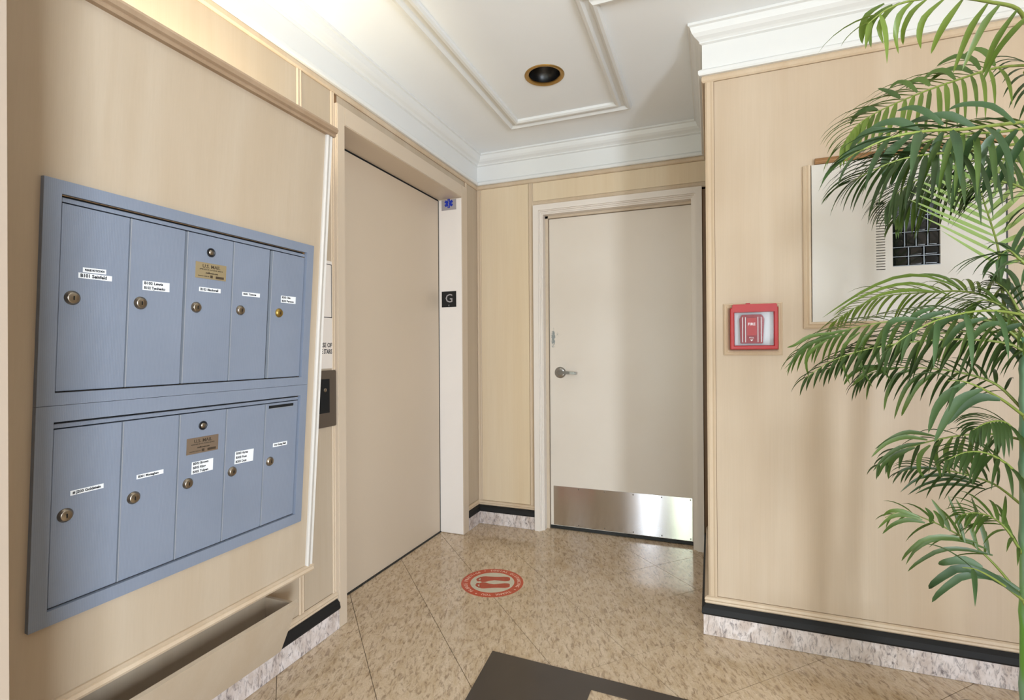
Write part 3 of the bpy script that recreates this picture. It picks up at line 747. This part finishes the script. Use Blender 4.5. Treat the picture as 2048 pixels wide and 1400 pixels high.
# ------------------------------------------------------------------ dark mat, floor sign
mt_ = MB(); zt = .0035
outer = [(.696, -1.36), (.722, -1.66), (.735, -1.85), (1.095, -1.85), (1.106, -1.447), (1.60, -1.468), (1.60, -1.392)]
mt_.prism([(.696, -1.36), (.74, -1.86), (1.098, -1.86), (1.106, -1.447)], .0003, zt).prism([(1.106, -1.447), (1.66, -1.470), (1.66, -1.394), (.696, -1.36)], .0003, zt)
tag(mt_.build('floor_mat', 'mat', loc=(1.1, -1.5, 0)), 'dark brown L-shaped glossy mat lying on the floor tiles, bottom of the photo', 'mat')

fc = Vector((.457, -.812, 0)); td = Vector((-.94, -.35, 0)).normalized(); sdv = Vector((-td.y, td.x, 0))
fs_ = empty('floor_sticker', fc, 'round red and white distancing sticker with two footprints, on the floor tiles', 'sticker')
R1, R2 = .158, .112
MB().lathe([(R2, .0003), (R2, .0009), (R1, .0009), (R1, .0003)], 64, smooth=False).build('red_ring', 'red_paint', fs_)
MB().lathe([(R2, .0003), (R2, .0008), (.00001, .0008)], 64, smooth=False).build('white_disc', 'sign_white', fs_)
def foot(sign):
    # outline of a sole: along td (toes), across sdv
    pr = [(-.085, 0, .010), (-.078, 0, .016), (-.06, .001, .019), (-.035, .003, .016), (-.01, .006, .014), (.015, .004, .018), (.035, .0, .024), (.05, -.002, .024), (.060, -.003, .016)]
    L = [(t, c*1.0+w) for t, c, w in pr]; Rr = [(t, c-w) for t, c, w in pr]
    L = [(t*1.05, c+w*1.35) for t, c, w in pr]; Rr = [(t*1.05, c-w*1.35) for t, c, w in pr]; pts = L+Rr[::-1]; off = .036*sign
    mb = MB(); mb.prism([tuple((td*t + sdv*(off+sign*s)).xy) for t, s in pts], .0008, .0013)
    for t, s, r in ((.072, -.018, .0085), (.078, -.005, .0062), (.075, .005, .0056), (.070, .013, .005), (.063, .020, .0046)):
        c = td*t+sdv*(off+sign*s); mb.prism([(c.x+r*1.15*math.cos(a*PI/6), c.y+r*math.sin(a*PI/6)) for a in range(12)], .0008, .0013)
    mb.build('footprint', 'red_soft', fs_)
foot(1); foot(-1)
tb = MB(); msg = ' PLEASE PRACTICE * SOCIAL DISTANCING * THANK YOU *'; a0 = math.atan2(td.y, td.x)+.9
for i, ch in enumerate(msg):
    if ch == ' ': continue
    A_ = a0-2*PI*i/len(msg); rr = (R1+R2)/2
    mtx = Matrix.Translation((rr*math.cos(A_), rr*math.sin(A_), .0010)) @ Matrix.Rotation(A_-PI/2, 4, 'Z')
    text_into(tb, ch, .026, mtx, .85, 0)
tb.build('lettering', plain('sticker_letter', (236, 206, 186), .3), fs_)

# ------------------------------------------------------------------ palm
palm = empty('potted_palm', (2.182, -1.636, 0), 'tall green palm with feathery arching fronds at the right edge', 'plant')
PB = Vector(palm.location)
def pbuild(mb, name, mat, parent=None):
    mb.v = [tuple(Vector(v)-PB) for v in mb.v]; return mb.build(name, mat, parent or palm)
pbuild(MB().lathe([(.00001, .0005), (.12, .0005), (.15, .22), (.158, .222), (.158, .24), (.145, .24), (.142, .215)], 32, Matrix.Translation(PB)), 'planter', 'pot')
pbuild(MB().lathe([(.00001, .225), (.143, .215)], 24, Matrix.Translation(PB)), 'soil', 'soil')
def cane(pts, r, name='cane'):
    mb = MB(); n = 40; P = [Vector(p) for p in pts]; out = []; rad = []
    for i in range(n+1):
        t = i/n*(len(P)-1); k = min(int(t), len(P)-2); f_ = t-k; out.append(P[k].lerp(P[k+1], f_)); rad.append(r*(1-.45*i/n)*(1.10 if i % 5 == 0 else 1.0))
    mb.tube(out, rad, 12); return pbuild(mb, name, 'stem')
cane([(2.202, -1.636, .2), (2.200, -1.634, .9), (2.197, -1.63, 1.2)], .028)
cane([(2.25, -1.60, .2), (2.28, -1.57, .9), (2.30, -1.52, 1.65), (2.29, -1.50, 1.9)], .016)

def cat(P, t):
    n = len(P)-1; x = t*n; k = min(int(x), n-1); f_ = x-k
    p0, p1, p2, p3 = P[max(k-1, 0)], P[k], P[k+1], P[min(k+2, n)]
    return .5*((2*p1)+(-p0+p2)*f_+(2*p0-5*p1+4*p2-p3)*f_**2+(-p0+3*p1-3*p2+p3)*f_**3)
LEAVES = []          # (size key, verts, material, frond)
def leaflet(base, d, side, length, width, droop, curl, latv=None):
    """blade of 6 segments, folded along the midrib, bending down under gravity"""
    n = 6; p = base.copy(); vs = []; d = d.normalized()
    nrm = side.cross(d)
    for i in range(n+1):
        t = i/n; w = width*(.35+.65*min(1, t*5))*(1-t**2.2)**.8 if i < n else .0002
        lat = d.cross(Vector((0, 0, 1)))
        if lat.length < .15: lat = side
        lat = (lat.normalized()*.75+side.normalized()*.25*(1 if lat.dot(side) > 0 else -1)).normalized()
        if latv is not None: lat = (latv-d*latv.dot(d)).normalized()
        nn = lat.cross(d).normalized()
        vs += [p-lat*w*.5+nn*w*.16, p.copy(), p+lat*w*.5+nn*w*.16]
        d = (d+Vector((0, 0, -1))*droop*(t+.25)/n*2 + curl/n).normalized()
        p = p+d*(length/n)
    fs = []
    for i in range(n):
        a = i*3; fs += [(a, a+1, a+4, a+3), (a+1, a+2, a+5, a+4)]
    return vs, fs
def frond(pts, mat, n, length, width, droop=.8, hint=None, roll=42, lift=.15, t0=.15, r=.0035, ang0=68, ang1=22, jitter=.12, big=True):
    P = [Vector(p) for p in pts]; mb = MB()
    C_ = [cat(P, i/24) for i in range(25)]
    mb.tube(C_, [r*(1-.8*i/24) for i in range(25)], 6)
    # leaf stalk down to the nearer cane
    z0 = P[0].z-.14
    base = Vector((2.199, -1.634, z0)) if z0 < 1.15 else Vector((2.29, -1.545, z0))
    if (base-P[0]).length < .5 and P[0].x < 2.3:
        mid = base.lerp(P[0], .5)+Vector((.02, 0, -.02))
        mb.tube([cat([base, mid, P[0]], i/8*.999) for i in range(9)], [r*1.25-.25*r*i/8 for i in range(9)], 6)
    fo = pbuild(mb, 'frond', 'rachis')
    for i in range(n):
        t = t0+(1-t0)*(i+.5)/n
        c = cat(P, min(t, .999)); tg = (cat(P, min(t+.02, 1))-cat(P, max(t-.02, 0))).normalized()
        sd0 = Vector(hint) if hint else tg.cross(Vector((0, 0, 1)))
        if sd0.length < .2: sd0 = Vector((.93, .36, 0))
        sd0 = (sd0-tg*sd0.dot(tg)).normalized()
        if not hint:
            ro = math.radians(roll); upv = sd0.cross(tg)
            if upv.z < 0: upv = -upv
            sd0 = sd0*math.cos(ro)+upv*math.sin(ro)*(1 if sd0.y > 0 else -1)
        u_ = (t-t0)/(1-t0); A_ = math.radians(ang0+(ang1-ang0)*u_)
        L = length*(.62+.6*math.sin(PI*min(1, u_*1.05+.12)))*(1-.25*u_)
        for s in (-1, 1):
            j = lambda: random.uniform(-jitter, jitter)
            d = tg*math.cos(A_+j())+sd0*s*math.sin(A_)+Vector((0, 0, lift+j()))
            Lj = L*random.uniform(.85, 1.1); wj = width*random.uniform(.85, 1.1)*(.75+.25*math.sin(PI*u_))
            vs, fs = leaflet(c, d, sd0*s, Lj, wj, droop*random.uniform(.8, 1.2), tg*.25, tg if hint else None)
            LEAVES.append([wj*Lj if big else 0, vs, fs, mat, fo])
    return fo
F = {
'f1':[(2.147,-1.759,1.861),(2.100,-1.821,1.880),(2.027,-1.892,1.868),(1.938,-1.970,1.851),(1.858,-2.033,1.825),(1.808,-2.063,1.802),(1.774,-2.076,1.775)],
'f2':[(2.282,-1.492,1.897),(2.188,-1.529,1.891),(2.088,-1.568,1.859),(2.000,-1.602,1.826),(1.907,-1.638,1.783),(1.850,-1.660,1.744),(1.816,-1.673,1.693)],
'f3':[(2.145,-1.813,1.644),(2.030,-1.933,1.606),(1.935,-2.024,1.575),(1.855,-2.087,1.559),(1.798,-2.109,1.548),(1.749,-2.107,1.530),(1.725,-2.095,1.519)],
'f4':[(2.317,-1.425,1.659),(2.245,-1.399,1.695),(2.178,-1.371,1.704),(2.111,-1.365,1.686),(2.050,-1.367,1.660),(2.002,-1.386,1.620),(1.984,-1.393,1.591)],
'f5':[(2.203,-1.521,1.246),(2.203,-1.500,1.345),(2.207,-1.477,1.433),(2.203,-1.457,1.497),(2.195,-1.439,1.563),(2.180,-1.424,1.651),(2.158,-1.411,1.728)],
'f6':[(2.219,-1.569,1.219),(2.171,-1.534,1.298),(2.123,-1.499,1.326),(2.050,-1.474,1.329),(1.954,-1.490,1.322),(1.881,-1.497,1.292),(1.824,-1.508,1.251)],
'f7':[(2.190,-1.634,1.182),(2.135,-1.634,1.236),(2.048,-1.636,1.251),(1.944,-1.644,1.247),(1.844,-1.661,1.230),(1.762,-1.682,1.201),(1.703,-1.694,1.158)],
'f8':[(2.142,-1.813,1.232),(2.048,-1.904,1.245),(1.978,-1.963,1.246),(1.916,-2.009,1.235),(1.869,-2.038,1.218),(1.829,-2.043,1.191),(1.810,-2.039,1.168)],
'f9':[(2.196,-1.609,1.026),(2.155,-1.593,1.084),(2.101,-1.582,1.110),(2.033,-1.587,1.123),(1.957,-1.595,1.126),(1.893,-1.609,1.113),(1.859,-1.612,1.087)],
'f10':[(2.156,-1.700,1.023),(2.097,-1.755,1.061),(2.041,-1.799,1.090),(2.006,-1.812,1.104),(1.976,-1.824,1.105)],
'f11':[(2.195,-1.609,0.954),(2.149,-1.595,0.964),(2.089,-1.597,0.959),(2.024,-1.612,0.945),(1.972,-1.610,0.923),(1.924,-1.629,0.901),(1.891,-1.642,0.872)],
'f12':[(2.209,-1.571,0.789),(2.174,-1.532,0.826),(2.122,-1.519,0.844),(2.064,-1.521,0.855),(2.012,-1.530,0.858),(1.972,-1.535,0.842)],
'f14':[(2.179,-1.636,0.587),(2.146,-1.595,0.643),(2.104,-1.580,0.687),(2.054,-1.578,0.718),(2.008,-1.574,0.737),(1.964,-1.581,0.751),(1.924,-1.586,0.731)],
'f15':[(2.164,-1.674,0.596),(2.089,-1.757,0.659),(2.033,-1.800,0.696),(1.994,-1.837,0.710)],
'f16':[(2.173,-1.661,0.962),(2.118,-1.715,1.007),(2.071,-1.755,1.010),(2.035,-1.779,0.995)],
'f18':[(2.195,-1.740,1.461),(2.157,-1.733,1.517),(2.122,-1.715,1.549),(2.084,-1.708,1.555),(2.046,-1.712,1.536)],
'f19':[(2.201,-1.629,1.170),(2.168,-1.642,1.241),(2.136,-1.655,1.276),(2.107,-1.645,1.290),(2.074,-1.658,1.273)],
'f20':[(2.155,-1.700,0.877),(2.101,-1.753,0.923),(2.060,-1.769,0.945),(2.019,-1.785,0.946),(1.983,-1.799,0.930)],
'f21':[(2.182,-1.635,0.687),(2.148,-1.648,0.746),(2.126,-1.636,0.769),(2.087,-1.651,0.781),(2.053,-1.664,0.776)],
'f22':[(2.112,-1.879,1.308),(2.067,-1.897,1.348),(2.055,-1.880,1.371),(2.036,-1.887,1.351)],
'f17':[(2.215,-1.570,1.243),(2.196,-1.556,1.307),(2.178,-1.553,1.333),(2.171,-1.534,1.349)],
}
BIG = [
('f1','leaf_yellow',0.015,[[(1.877,-1.972,1.859),(1.856,-1.964,1.840),(1.852,-1.950,1.809),(1.863,-1.929,1.780)],[(1.901,-1.963,1.861),(1.879,-1.955,1.845),(1.868,-1.943,1.819),(1.872,-1.926,1.798)],[(1.933,-1.950,1.862),(1.902,-1.946,1.835),(1.897,-1.932,1.809),(1.906,-1.912,1.790)],[(1.965,-1.938,1.859),(1.944,-1.930,1.829),(1.932,-1.918,1.804),(1.925,-1.905,1.779)],[(2.011,-1.920,1.851),(1.991,-1.912,1.819),(1.979,-1.900,1.783),(1.967,-1.888,1.739)],[(2.034,-1.911,1.850),(2.014,-1.903,1.824),(1.997,-1.893,1.783),(1.985,-1.881,1.746)],[(2.066,-1.898,1.840),(2.041,-1.892,1.799),(2.030,-1.880,1.768),(2.023,-1.866,1.735)],[(2.098,-1.886,1.838),(2.069,-1.881,1.809),(2.040,-1.876,1.768),(2.023,-1.866,1.720)],[(1.851,-1.982,1.854),(1.833,-1.973,1.845),(1.822,-1.961,1.825),(1.834,-1.941,1.800)],[(1.837,-1.988,1.850),(1.814,-1.980,1.840),(1.803,-1.969,1.820),(1.811,-1.949,1.793)],[(1.822,-1.994,1.852),(1.796,-1.988,1.840),(1.789,-1.974,1.820),(1.794,-1.956,1.801)],[(1.814,-1.996,1.832),(1.805,-1.984,1.835),(1.793,-1.972,1.820),(1.794,-1.956,1.805)],]),
('f2','leaf_mid',0.018,[[(1.955,-1.620,1.814),(1.936,-1.611,1.837),(1.911,-1.605,1.855)],[(1.996,-1.603,1.829),(1.978,-1.595,1.858),(1.959,-1.586,1.870),(1.944,-1.576,1.861)],[(2.026,-1.592,1.845),(2.014,-1.581,1.868),(1.996,-1.572,1.872),(1.985,-1.560,1.861)],[(2.086,-1.569,1.860),(2.069,-1.559,1.891),(2.045,-1.553,1.896),(2.026,-1.544,1.884)],[(2.128,-1.553,1.875),(2.111,-1.543,1.897),(2.081,-1.538,1.902),(2.057,-1.532,1.891),(2.038,-1.523,1.876)],[(2.145,-1.546,1.885),(2.135,-1.534,1.919),(2.106,-1.529,1.937),(2.082,-1.522,1.934),(2.067,-1.512,1.928)],[(2.181,-1.532,1.895),(2.171,-1.520,1.934),(2.149,-1.512,1.956),(2.125,-1.505,1.947)],[(1.901,-1.641,1.783),(1.882,-1.632,1.794),(1.858,-1.625,1.783),(1.847,-1.613,1.767)],]),
('f3','leaf_deep',0.019,[[(1.906,-2.014,1.578),(1.897,-2.001,1.551),(1.906,-1.981,1.513),(1.918,-1.960,1.484)],[(1.935,-2.002,1.577),(1.922,-1.991,1.556),(1.927,-1.973,1.517),(1.935,-1.954,1.480)],[(1.972,-1.988,1.581),(1.956,-1.978,1.556),(1.946,-1.966,1.508),(1.938,-1.952,1.441)],[(2.005,-1.975,1.583),(1.984,-1.967,1.553),(1.982,-1.952,1.508),(1.984,-1.935,1.458)],[(2.036,-1.963,1.582),(2.019,-1.953,1.556),(2.001,-1.944,1.508),(1.997,-1.930,1.476)],[(2.058,-1.955,1.579),(2.049,-1.942,1.559),(2.030,-1.933,1.517),(2.020,-1.921,1.485)],[(1.878,-2.025,1.576),(1.852,-2.019,1.550),(1.840,-2.007,1.527),(1.830,-1.995,1.492)],[(1.855,-2.033,1.578),(1.823,-2.030,1.551),(1.813,-2.018,1.528),(1.821,-1.998,1.484)],[(1.832,-2.043,1.566),(1.797,-2.040,1.569),(1.759,-2.039,1.557),(1.728,-2.035,1.532)],[(1.826,-2.045,1.581),(1.788,-2.043,1.588),(1.768,-2.035,1.579),(1.754,-2.024,1.561)],[(1.907,-2.013,1.592),(1.880,-2.008,1.623),(1.861,-1.999,1.638),(1.841,-1.991,1.639)],[(2.031,-1.965,1.594),(1.998,-1.962,1.632),(1.955,-1.963,1.643),(1.936,-1.954,1.641)],[(1.962,-1.992,1.586),(1.925,-1.990,1.615),(1.887,-1.989,1.618),(1.857,-1.985,1.612)],[(1.866,-2.029,1.581),(1.837,-2.024,1.604),(1.806,-2.020,1.606),(1.779,-2.015,1.591)],]),
('f8','leaf_deep',0.0135,[[(1.898,-1.994,1.253),(1.870,-1.989,1.240),(1.860,-1.977,1.212),(1.851,-1.964,1.170)],[(1.925,-1.984,1.246),(1.886,-1.983,1.235),(1.874,-1.971,1.211),(1.875,-1.955,1.187)],[(1.943,-1.977,1.238),(1.913,-1.972,1.223),(1.903,-1.960,1.201),(1.901,-1.944,1.180)],[(1.991,-1.958,1.233),(1.954,-1.956,1.220),(1.938,-1.946,1.196),(1.931,-1.933,1.175)],[(2.027,-1.944,1.222),(1.999,-1.939,1.220),(1.984,-1.929,1.201),(1.978,-1.915,1.181)],[(2.053,-1.934,1.221),(2.032,-1.926,1.210),(2.020,-1.914,1.194)],[(1.880,-2.001,1.229),(1.832,-2.004,1.230),(1.819,-1.993,1.202),(1.819,-1.977,1.153)],[(1.960,-1.970,1.236),(1.927,-1.967,1.230),(1.912,-1.956,1.203),(1.914,-1.939,1.172)],]),
('f6','leaf_yellow',0.012,[[(2.128,-1.487,1.331),(2.053,-1.500,1.369),(1.983,-1.511,1.372),(1.911,-1.523,1.344),(1.850,-1.530,1.305),(1.794,-1.536,1.264)],[(2.096,-1.499,1.315),(2.028,-1.509,1.349),(1.957,-1.521,1.346),(1.872,-1.538,1.310),(1.817,-1.543,1.267)],[(2.128,-1.487,1.331),(2.091,-1.485,1.365),(2.046,-1.486,1.377),(1.988,-1.493,1.370)],[(2.072,-1.508,1.324),(2.002,-1.519,1.333),(1.932,-1.531,1.322),(1.885,-1.533,1.294)],]),
('f7','leaf_mid',0.011,[[(1.821,-1.713,1.222),(1.778,-1.713,1.213),(1.734,-1.714,1.186),(1.675,-1.722,1.125)],[(1.810,-1.717,1.212),(1.755,-1.723,1.198),(1.711,-1.724,1.173),(1.680,-1.719,1.116)],[(1.787,-1.726,1.216),(1.732,-1.732,1.208),(1.699,-1.728,1.186),(1.682,-1.719,1.180)],[(1.844,-1.704,1.216),(1.813,-1.700,1.185),(1.811,-1.685,1.141),(1.832,-1.660,1.083)],[(1.873,-1.693,1.222),(1.848,-1.686,1.185),(1.854,-1.668,1.134),(1.886,-1.639,1.076)],[(1.908,-1.679,1.228),(1.889,-1.670,1.185),(1.899,-1.650,1.134),(1.933,-1.621,1.089)],[(1.769,-1.733,1.198),(1.737,-1.729,1.173),(1.725,-1.718,1.142),(1.734,-1.698,1.101)],]),
('f9','leaf_mid',0.013,[[(1.985,-1.606,1.123),(1.949,-1.604,1.107),(1.929,-1.595,1.061),(1.925,-1.581,1.011)],[(2.021,-1.592,1.120),(1.979,-1.592,1.088),(1.960,-1.583,1.041),(1.950,-1.571,0.989)],[(2.045,-1.583,1.120),(1.997,-1.585,1.081),(1.974,-1.578,1.028),(1.968,-1.564,0.997)],[(1.950,-1.620,1.127),(1.913,-1.618,1.118),(1.887,-1.612,1.087),(1.882,-1.597,1.040)],[(1.920,-1.631,1.127),(1.883,-1.630,1.121),(1.857,-1.624,1.094),(1.848,-1.611,1.077)],[(1.902,-1.638,1.131),(1.865,-1.637,1.127),(1.838,-1.631,1.105),(1.827,-1.619,1.080)],]),
('f10','leaf_deep',0.021,[[(2.002,-1.835,1.101),(1.974,-1.830,1.075),(1.956,-1.821,1.041),(1.946,-1.809,0.988)],[(2.036,-1.822,1.088),(1.998,-1.820,1.064),(1.975,-1.814,1.019),(1.958,-1.804,0.967)],[(2.071,-1.808,1.065),(2.039,-1.805,1.069),(2.010,-1.800,1.046),(1.986,-1.793,1.006)],]),
('f11','leaf_mid',0.0125,[[(2.015,-1.637,0.958),(1.963,-1.641,0.966),(1.927,-1.639,0.950),(1.890,-1.637,0.918)],[(1.998,-1.643,0.949),(1.952,-1.645,0.954),(1.910,-1.645,0.934),(1.881,-1.641,0.897)],[(1.992,-1.645,0.943),(1.940,-1.650,0.928),(1.909,-1.645,0.900),(1.885,-1.639,0.862)],[(1.969,-1.654,0.930),(1.940,-1.650,0.915),(1.909,-1.645,0.887),(1.896,-1.634,0.845)],[(1.952,-1.661,0.922),(1.928,-1.654,0.903),(1.919,-1.642,0.874),(1.922,-1.624,0.841)],[(2.033,-1.630,0.951),(2.021,-1.618,0.921),(2.034,-1.597,0.880),(2.047,-1.575,0.844)],[(2.056,-1.621,0.956),(2.047,-1.608,0.921),(2.057,-1.588,0.880),(2.069,-1.567,0.851)],[(2.085,-1.610,0.958),(2.080,-1.595,0.920),(2.092,-1.574,0.886),(2.117,-1.548,0.844)],[(2.108,-1.601,0.958),(2.103,-1.586,0.920),(2.116,-1.565,0.886),(2.135,-1.541,0.857)],[(2.148,-1.585,0.958),(2.138,-1.573,0.920),(2.145,-1.554,0.885),(2.164,-1.530,0.856)],[(2.177,-1.574,0.960),(2.164,-1.563,0.920),(2.169,-1.544,0.885),(2.188,-1.521,0.850)],[(2.004,-1.641,0.936),(1.986,-1.632,0.909),(1.989,-1.614,0.867),(2.009,-1.590,0.845)],]),
('f12','leaf_dark',0.01,[[(2.148,-1.520,0.827),(2.082,-1.530,0.843),(2.014,-1.540,0.833),(1.970,-1.541,0.790)],[(2.154,-1.518,0.818),(2.088,-1.527,0.833),(2.027,-1.535,0.816),(1.989,-1.534,0.783)],[(2.160,-1.515,0.810),(2.100,-1.523,0.819),(2.051,-1.525,0.811),(2.007,-1.526,0.785)],[(2.070,-1.551,0.860),(2.009,-1.558,0.863),(1.971,-1.557,0.853),(1.955,-1.547,0.821)],]),
('f14','leaf_mid',0.0115,[[(2.136,-1.610,0.671),(2.080,-1.616,0.680),(2.029,-1.620,0.672),(1.982,-1.622,0.635),(1.964,-1.613,0.606)],[(2.124,-1.615,0.686),(2.069,-1.620,0.703),(2.018,-1.624,0.700),(1.977,-1.624,0.667),(1.960,-1.614,0.623)],[(2.102,-1.624,0.702),(2.046,-1.629,0.711),(1.994,-1.633,0.700),(1.959,-1.631,0.661),(1.950,-1.618,0.633)],[(1.977,-1.672,0.758),(1.943,-1.669,0.765),(1.914,-1.665,0.754),(1.889,-1.658,0.721)],[(1.983,-1.670,0.751),(1.949,-1.667,0.753),(1.919,-1.663,0.736),(1.900,-1.654,0.708)],[(1.972,-1.674,0.764),(1.937,-1.672,0.775),(1.914,-1.665,0.770),(1.902,-1.653,0.753)],[(2.073,-1.635,0.702),(2.064,-1.623,0.752),(2.048,-1.613,0.809)],[(2.102,-1.624,0.684),(2.092,-1.611,0.739),(2.065,-1.606,0.803)],[(2.128,-1.613,0.671),(2.121,-1.600,0.727),(2.102,-1.592,0.807)],[(2.040,-1.648,0.730),(2.029,-1.636,0.765),(2.010,-1.627,0.800)],[(1.994,-1.666,0.751),(2.003,-1.646,0.765),(1.995,-1.633,0.779)],[(2.024,-1.654,0.738),(2.023,-1.638,0.758),(2.014,-1.626,0.772)],]),
('f15','leaf_deep',0.021,[[(2.130,-1.741,0.643),(2.087,-1.742,0.664),(2.031,-1.748,0.663),(1.985,-1.749,0.617),(1.973,-1.738,0.587)],[(2.130,-1.741,0.632),(2.076,-1.746,0.669),(2.021,-1.752,0.680),(1.974,-1.754,0.640),(1.967,-1.740,0.618)],[(2.053,-1.771,0.693),(2.025,-1.766,0.703),(1.989,-1.764,0.692),(1.983,-1.750,0.680)],]),
('f17','leaf_dark',0.014,[[(2.225,-1.534,1.245),(2.204,-1.526,1.297),(2.188,-1.517,1.311),(2.172,-1.507,1.281)],[(2.234,-1.531,1.270),(2.210,-1.524,1.335),(2.194,-1.514,1.350),(2.172,-1.507,1.350)],[(2.231,-1.532,1.295),(2.222,-1.520,1.348),(2.207,-1.510,1.376),(2.190,-1.500,1.372)],[(2.234,-1.531,1.170),(2.198,-1.529,1.234),(2.176,-1.521,1.247),(2.147,-1.516,1.235)],[(2.236,-1.530,1.119),(2.215,-1.522,1.170),(2.193,-1.514,1.170),(2.183,-1.502,1.131)],]),
]
FR = {}
FR['f1'] = frond(F['f1'], 'leaf_yellow', 2, .10, .012, .8, lift=-.1, t0=.85, r=.0045, roll=55)
FR['f2'] = frond(F['f2'], 'leaf_yellow', 24, .165, .0130, 1.0, lift=.1, roll=50)
FR['f3'] = frond(F['f3'], 'leaf_deep', 7, .140, .0170, 1.0, lift=.0, t0=.05, r=.004)
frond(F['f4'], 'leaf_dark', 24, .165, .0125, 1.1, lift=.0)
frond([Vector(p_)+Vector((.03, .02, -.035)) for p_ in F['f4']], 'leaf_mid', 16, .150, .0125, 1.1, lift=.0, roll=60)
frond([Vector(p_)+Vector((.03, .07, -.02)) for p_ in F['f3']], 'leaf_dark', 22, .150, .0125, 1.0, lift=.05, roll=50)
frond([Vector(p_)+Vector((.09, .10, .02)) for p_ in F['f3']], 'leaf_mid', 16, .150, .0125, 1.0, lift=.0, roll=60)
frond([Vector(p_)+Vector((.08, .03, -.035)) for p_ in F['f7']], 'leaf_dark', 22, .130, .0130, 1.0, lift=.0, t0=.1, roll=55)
FR['f5'] = frond(F['f5'], 'leaf_pale', 13, .190, .0145, .12, hint=(.93, .36, 0), lift=-.06, t0=.22, ang0=64, ang1=40, jitter=.05, r=.004)
FR['f6'] = frond(F['f6'], 'leaf_yellow', 24, .125, .0115, .95, lift=.1, t0=.15)
FR['f7'] = frond(F['f7'], 'leaf_mid', 24, .140, .0120, 1.1, lift=.05, t0=.1)
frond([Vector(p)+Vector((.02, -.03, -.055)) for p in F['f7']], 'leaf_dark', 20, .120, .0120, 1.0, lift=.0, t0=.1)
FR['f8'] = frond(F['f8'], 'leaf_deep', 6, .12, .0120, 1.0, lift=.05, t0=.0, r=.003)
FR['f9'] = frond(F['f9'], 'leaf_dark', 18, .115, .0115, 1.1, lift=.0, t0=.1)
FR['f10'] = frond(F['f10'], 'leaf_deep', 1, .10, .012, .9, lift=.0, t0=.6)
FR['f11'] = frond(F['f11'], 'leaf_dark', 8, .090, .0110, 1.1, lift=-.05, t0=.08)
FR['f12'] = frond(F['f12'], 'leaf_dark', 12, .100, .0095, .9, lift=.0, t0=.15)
FR['f14'] = frond(F['f14'], 'leaf_mid', 5, .09, .0100, .7, lift=.05, t0=.15)
FR['f15'] = frond(F['f15'], 'leaf_deep', 1, .10, .012, .6, lift=.1, t0=.5)
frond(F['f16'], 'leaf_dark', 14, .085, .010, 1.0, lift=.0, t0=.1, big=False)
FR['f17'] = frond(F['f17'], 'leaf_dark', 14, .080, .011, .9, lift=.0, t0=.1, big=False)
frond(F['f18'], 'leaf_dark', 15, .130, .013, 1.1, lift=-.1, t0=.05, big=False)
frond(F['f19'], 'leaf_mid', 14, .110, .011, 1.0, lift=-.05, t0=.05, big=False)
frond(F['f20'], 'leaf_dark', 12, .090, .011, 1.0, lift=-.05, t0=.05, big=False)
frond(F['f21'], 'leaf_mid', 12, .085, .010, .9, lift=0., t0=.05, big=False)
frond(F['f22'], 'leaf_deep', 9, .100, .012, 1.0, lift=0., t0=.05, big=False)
def strip(pts, width):
    """long single leaflet following its own arch, folded along the midrib"""
    P = [Vector(p_) for p_ in pts]; n = 9; vs = []; fs = []
    tw = random.uniform(-.35, .35)
    for i in range(n+1):
        t = i/n; c = cat(P, min(t, .9999)); d = (cat(P, min(t+.03, 1))-cat(P, max(t-.03, 0))).normalized()
        lat = d.cross(Vector((-.25+tw, -.9, .35))).normalized(); nn = lat.cross(d).normalized()
        w = width*(.30+.70*min(1, t*3.2))*(1-t**2.6)**.75 if i < n else .0002
        vs += [c-lat*w*.5+nn*w*.14, c, c+lat*w*.5+nn*w*.14]
    for i in range(n):
        a = i*3; fs += [(a, a+1, a+4, a+3), (a+1, a+2, a+5, a+4)]
    return vs, fs
for fk, mat_, w_, Ls in BIG:
    for L in Ls:
        vs, fs = strip(L, w_*random.uniform(.82, 1.0)); LEAVES.append([1+w_, vs, fs, mat_, FR[fk]])
# fronds on the far side of the canes, which close the crown to the right
for k, (az, z, L) in enumerate(((10, 1.80, .60), (-40, 1.55, .62), (50, 1.45, .5), (-15, 1.15, .55), (-75, 1.0, .5), (35, .85, .45), (-50, .7, .5), (60, 1.95, .4))):
    a = math.radians(az); d = Vector((math.cos(a), math.sin(a), 0)); b0 = Vector((2.20, -1.62, z-.12))
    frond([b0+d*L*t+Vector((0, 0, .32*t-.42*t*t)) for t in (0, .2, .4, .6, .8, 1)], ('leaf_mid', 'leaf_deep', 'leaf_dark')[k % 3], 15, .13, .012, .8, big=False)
LEAVES.sort(key=lambda e: -e[0])
for key, vs, fs, mat, fo in LEAVES[:300]:
    if key <= 0: continue
    mb = MB(); mb.add(vs, fs, True); pbuild(mb, 'leaflet', mat, fo)
small = {}
for key, vs, fs, mat, fo in [e for e in LEAVES[300:]]+[e for e in LEAVES[:300] if e[0] <= 0]:
    small.setdefault(mat, MB()).add(vs, fs, True)
allm = MB(); slots = []; fm = []
for i, (mat, mb) in enumerate(small.items()):
    slots.append(mat); fm += [i]*len(mb.f); allm.add(mb.v, mb.f, True)
so = pbuild(allm, 'small_leaflets', slots[0]); so['kind'] = 'stuff'
for s_ in slots[1:]: so.data.materials.append(M[s_])
so.data.polygons.foreach_set('material_index', fm)
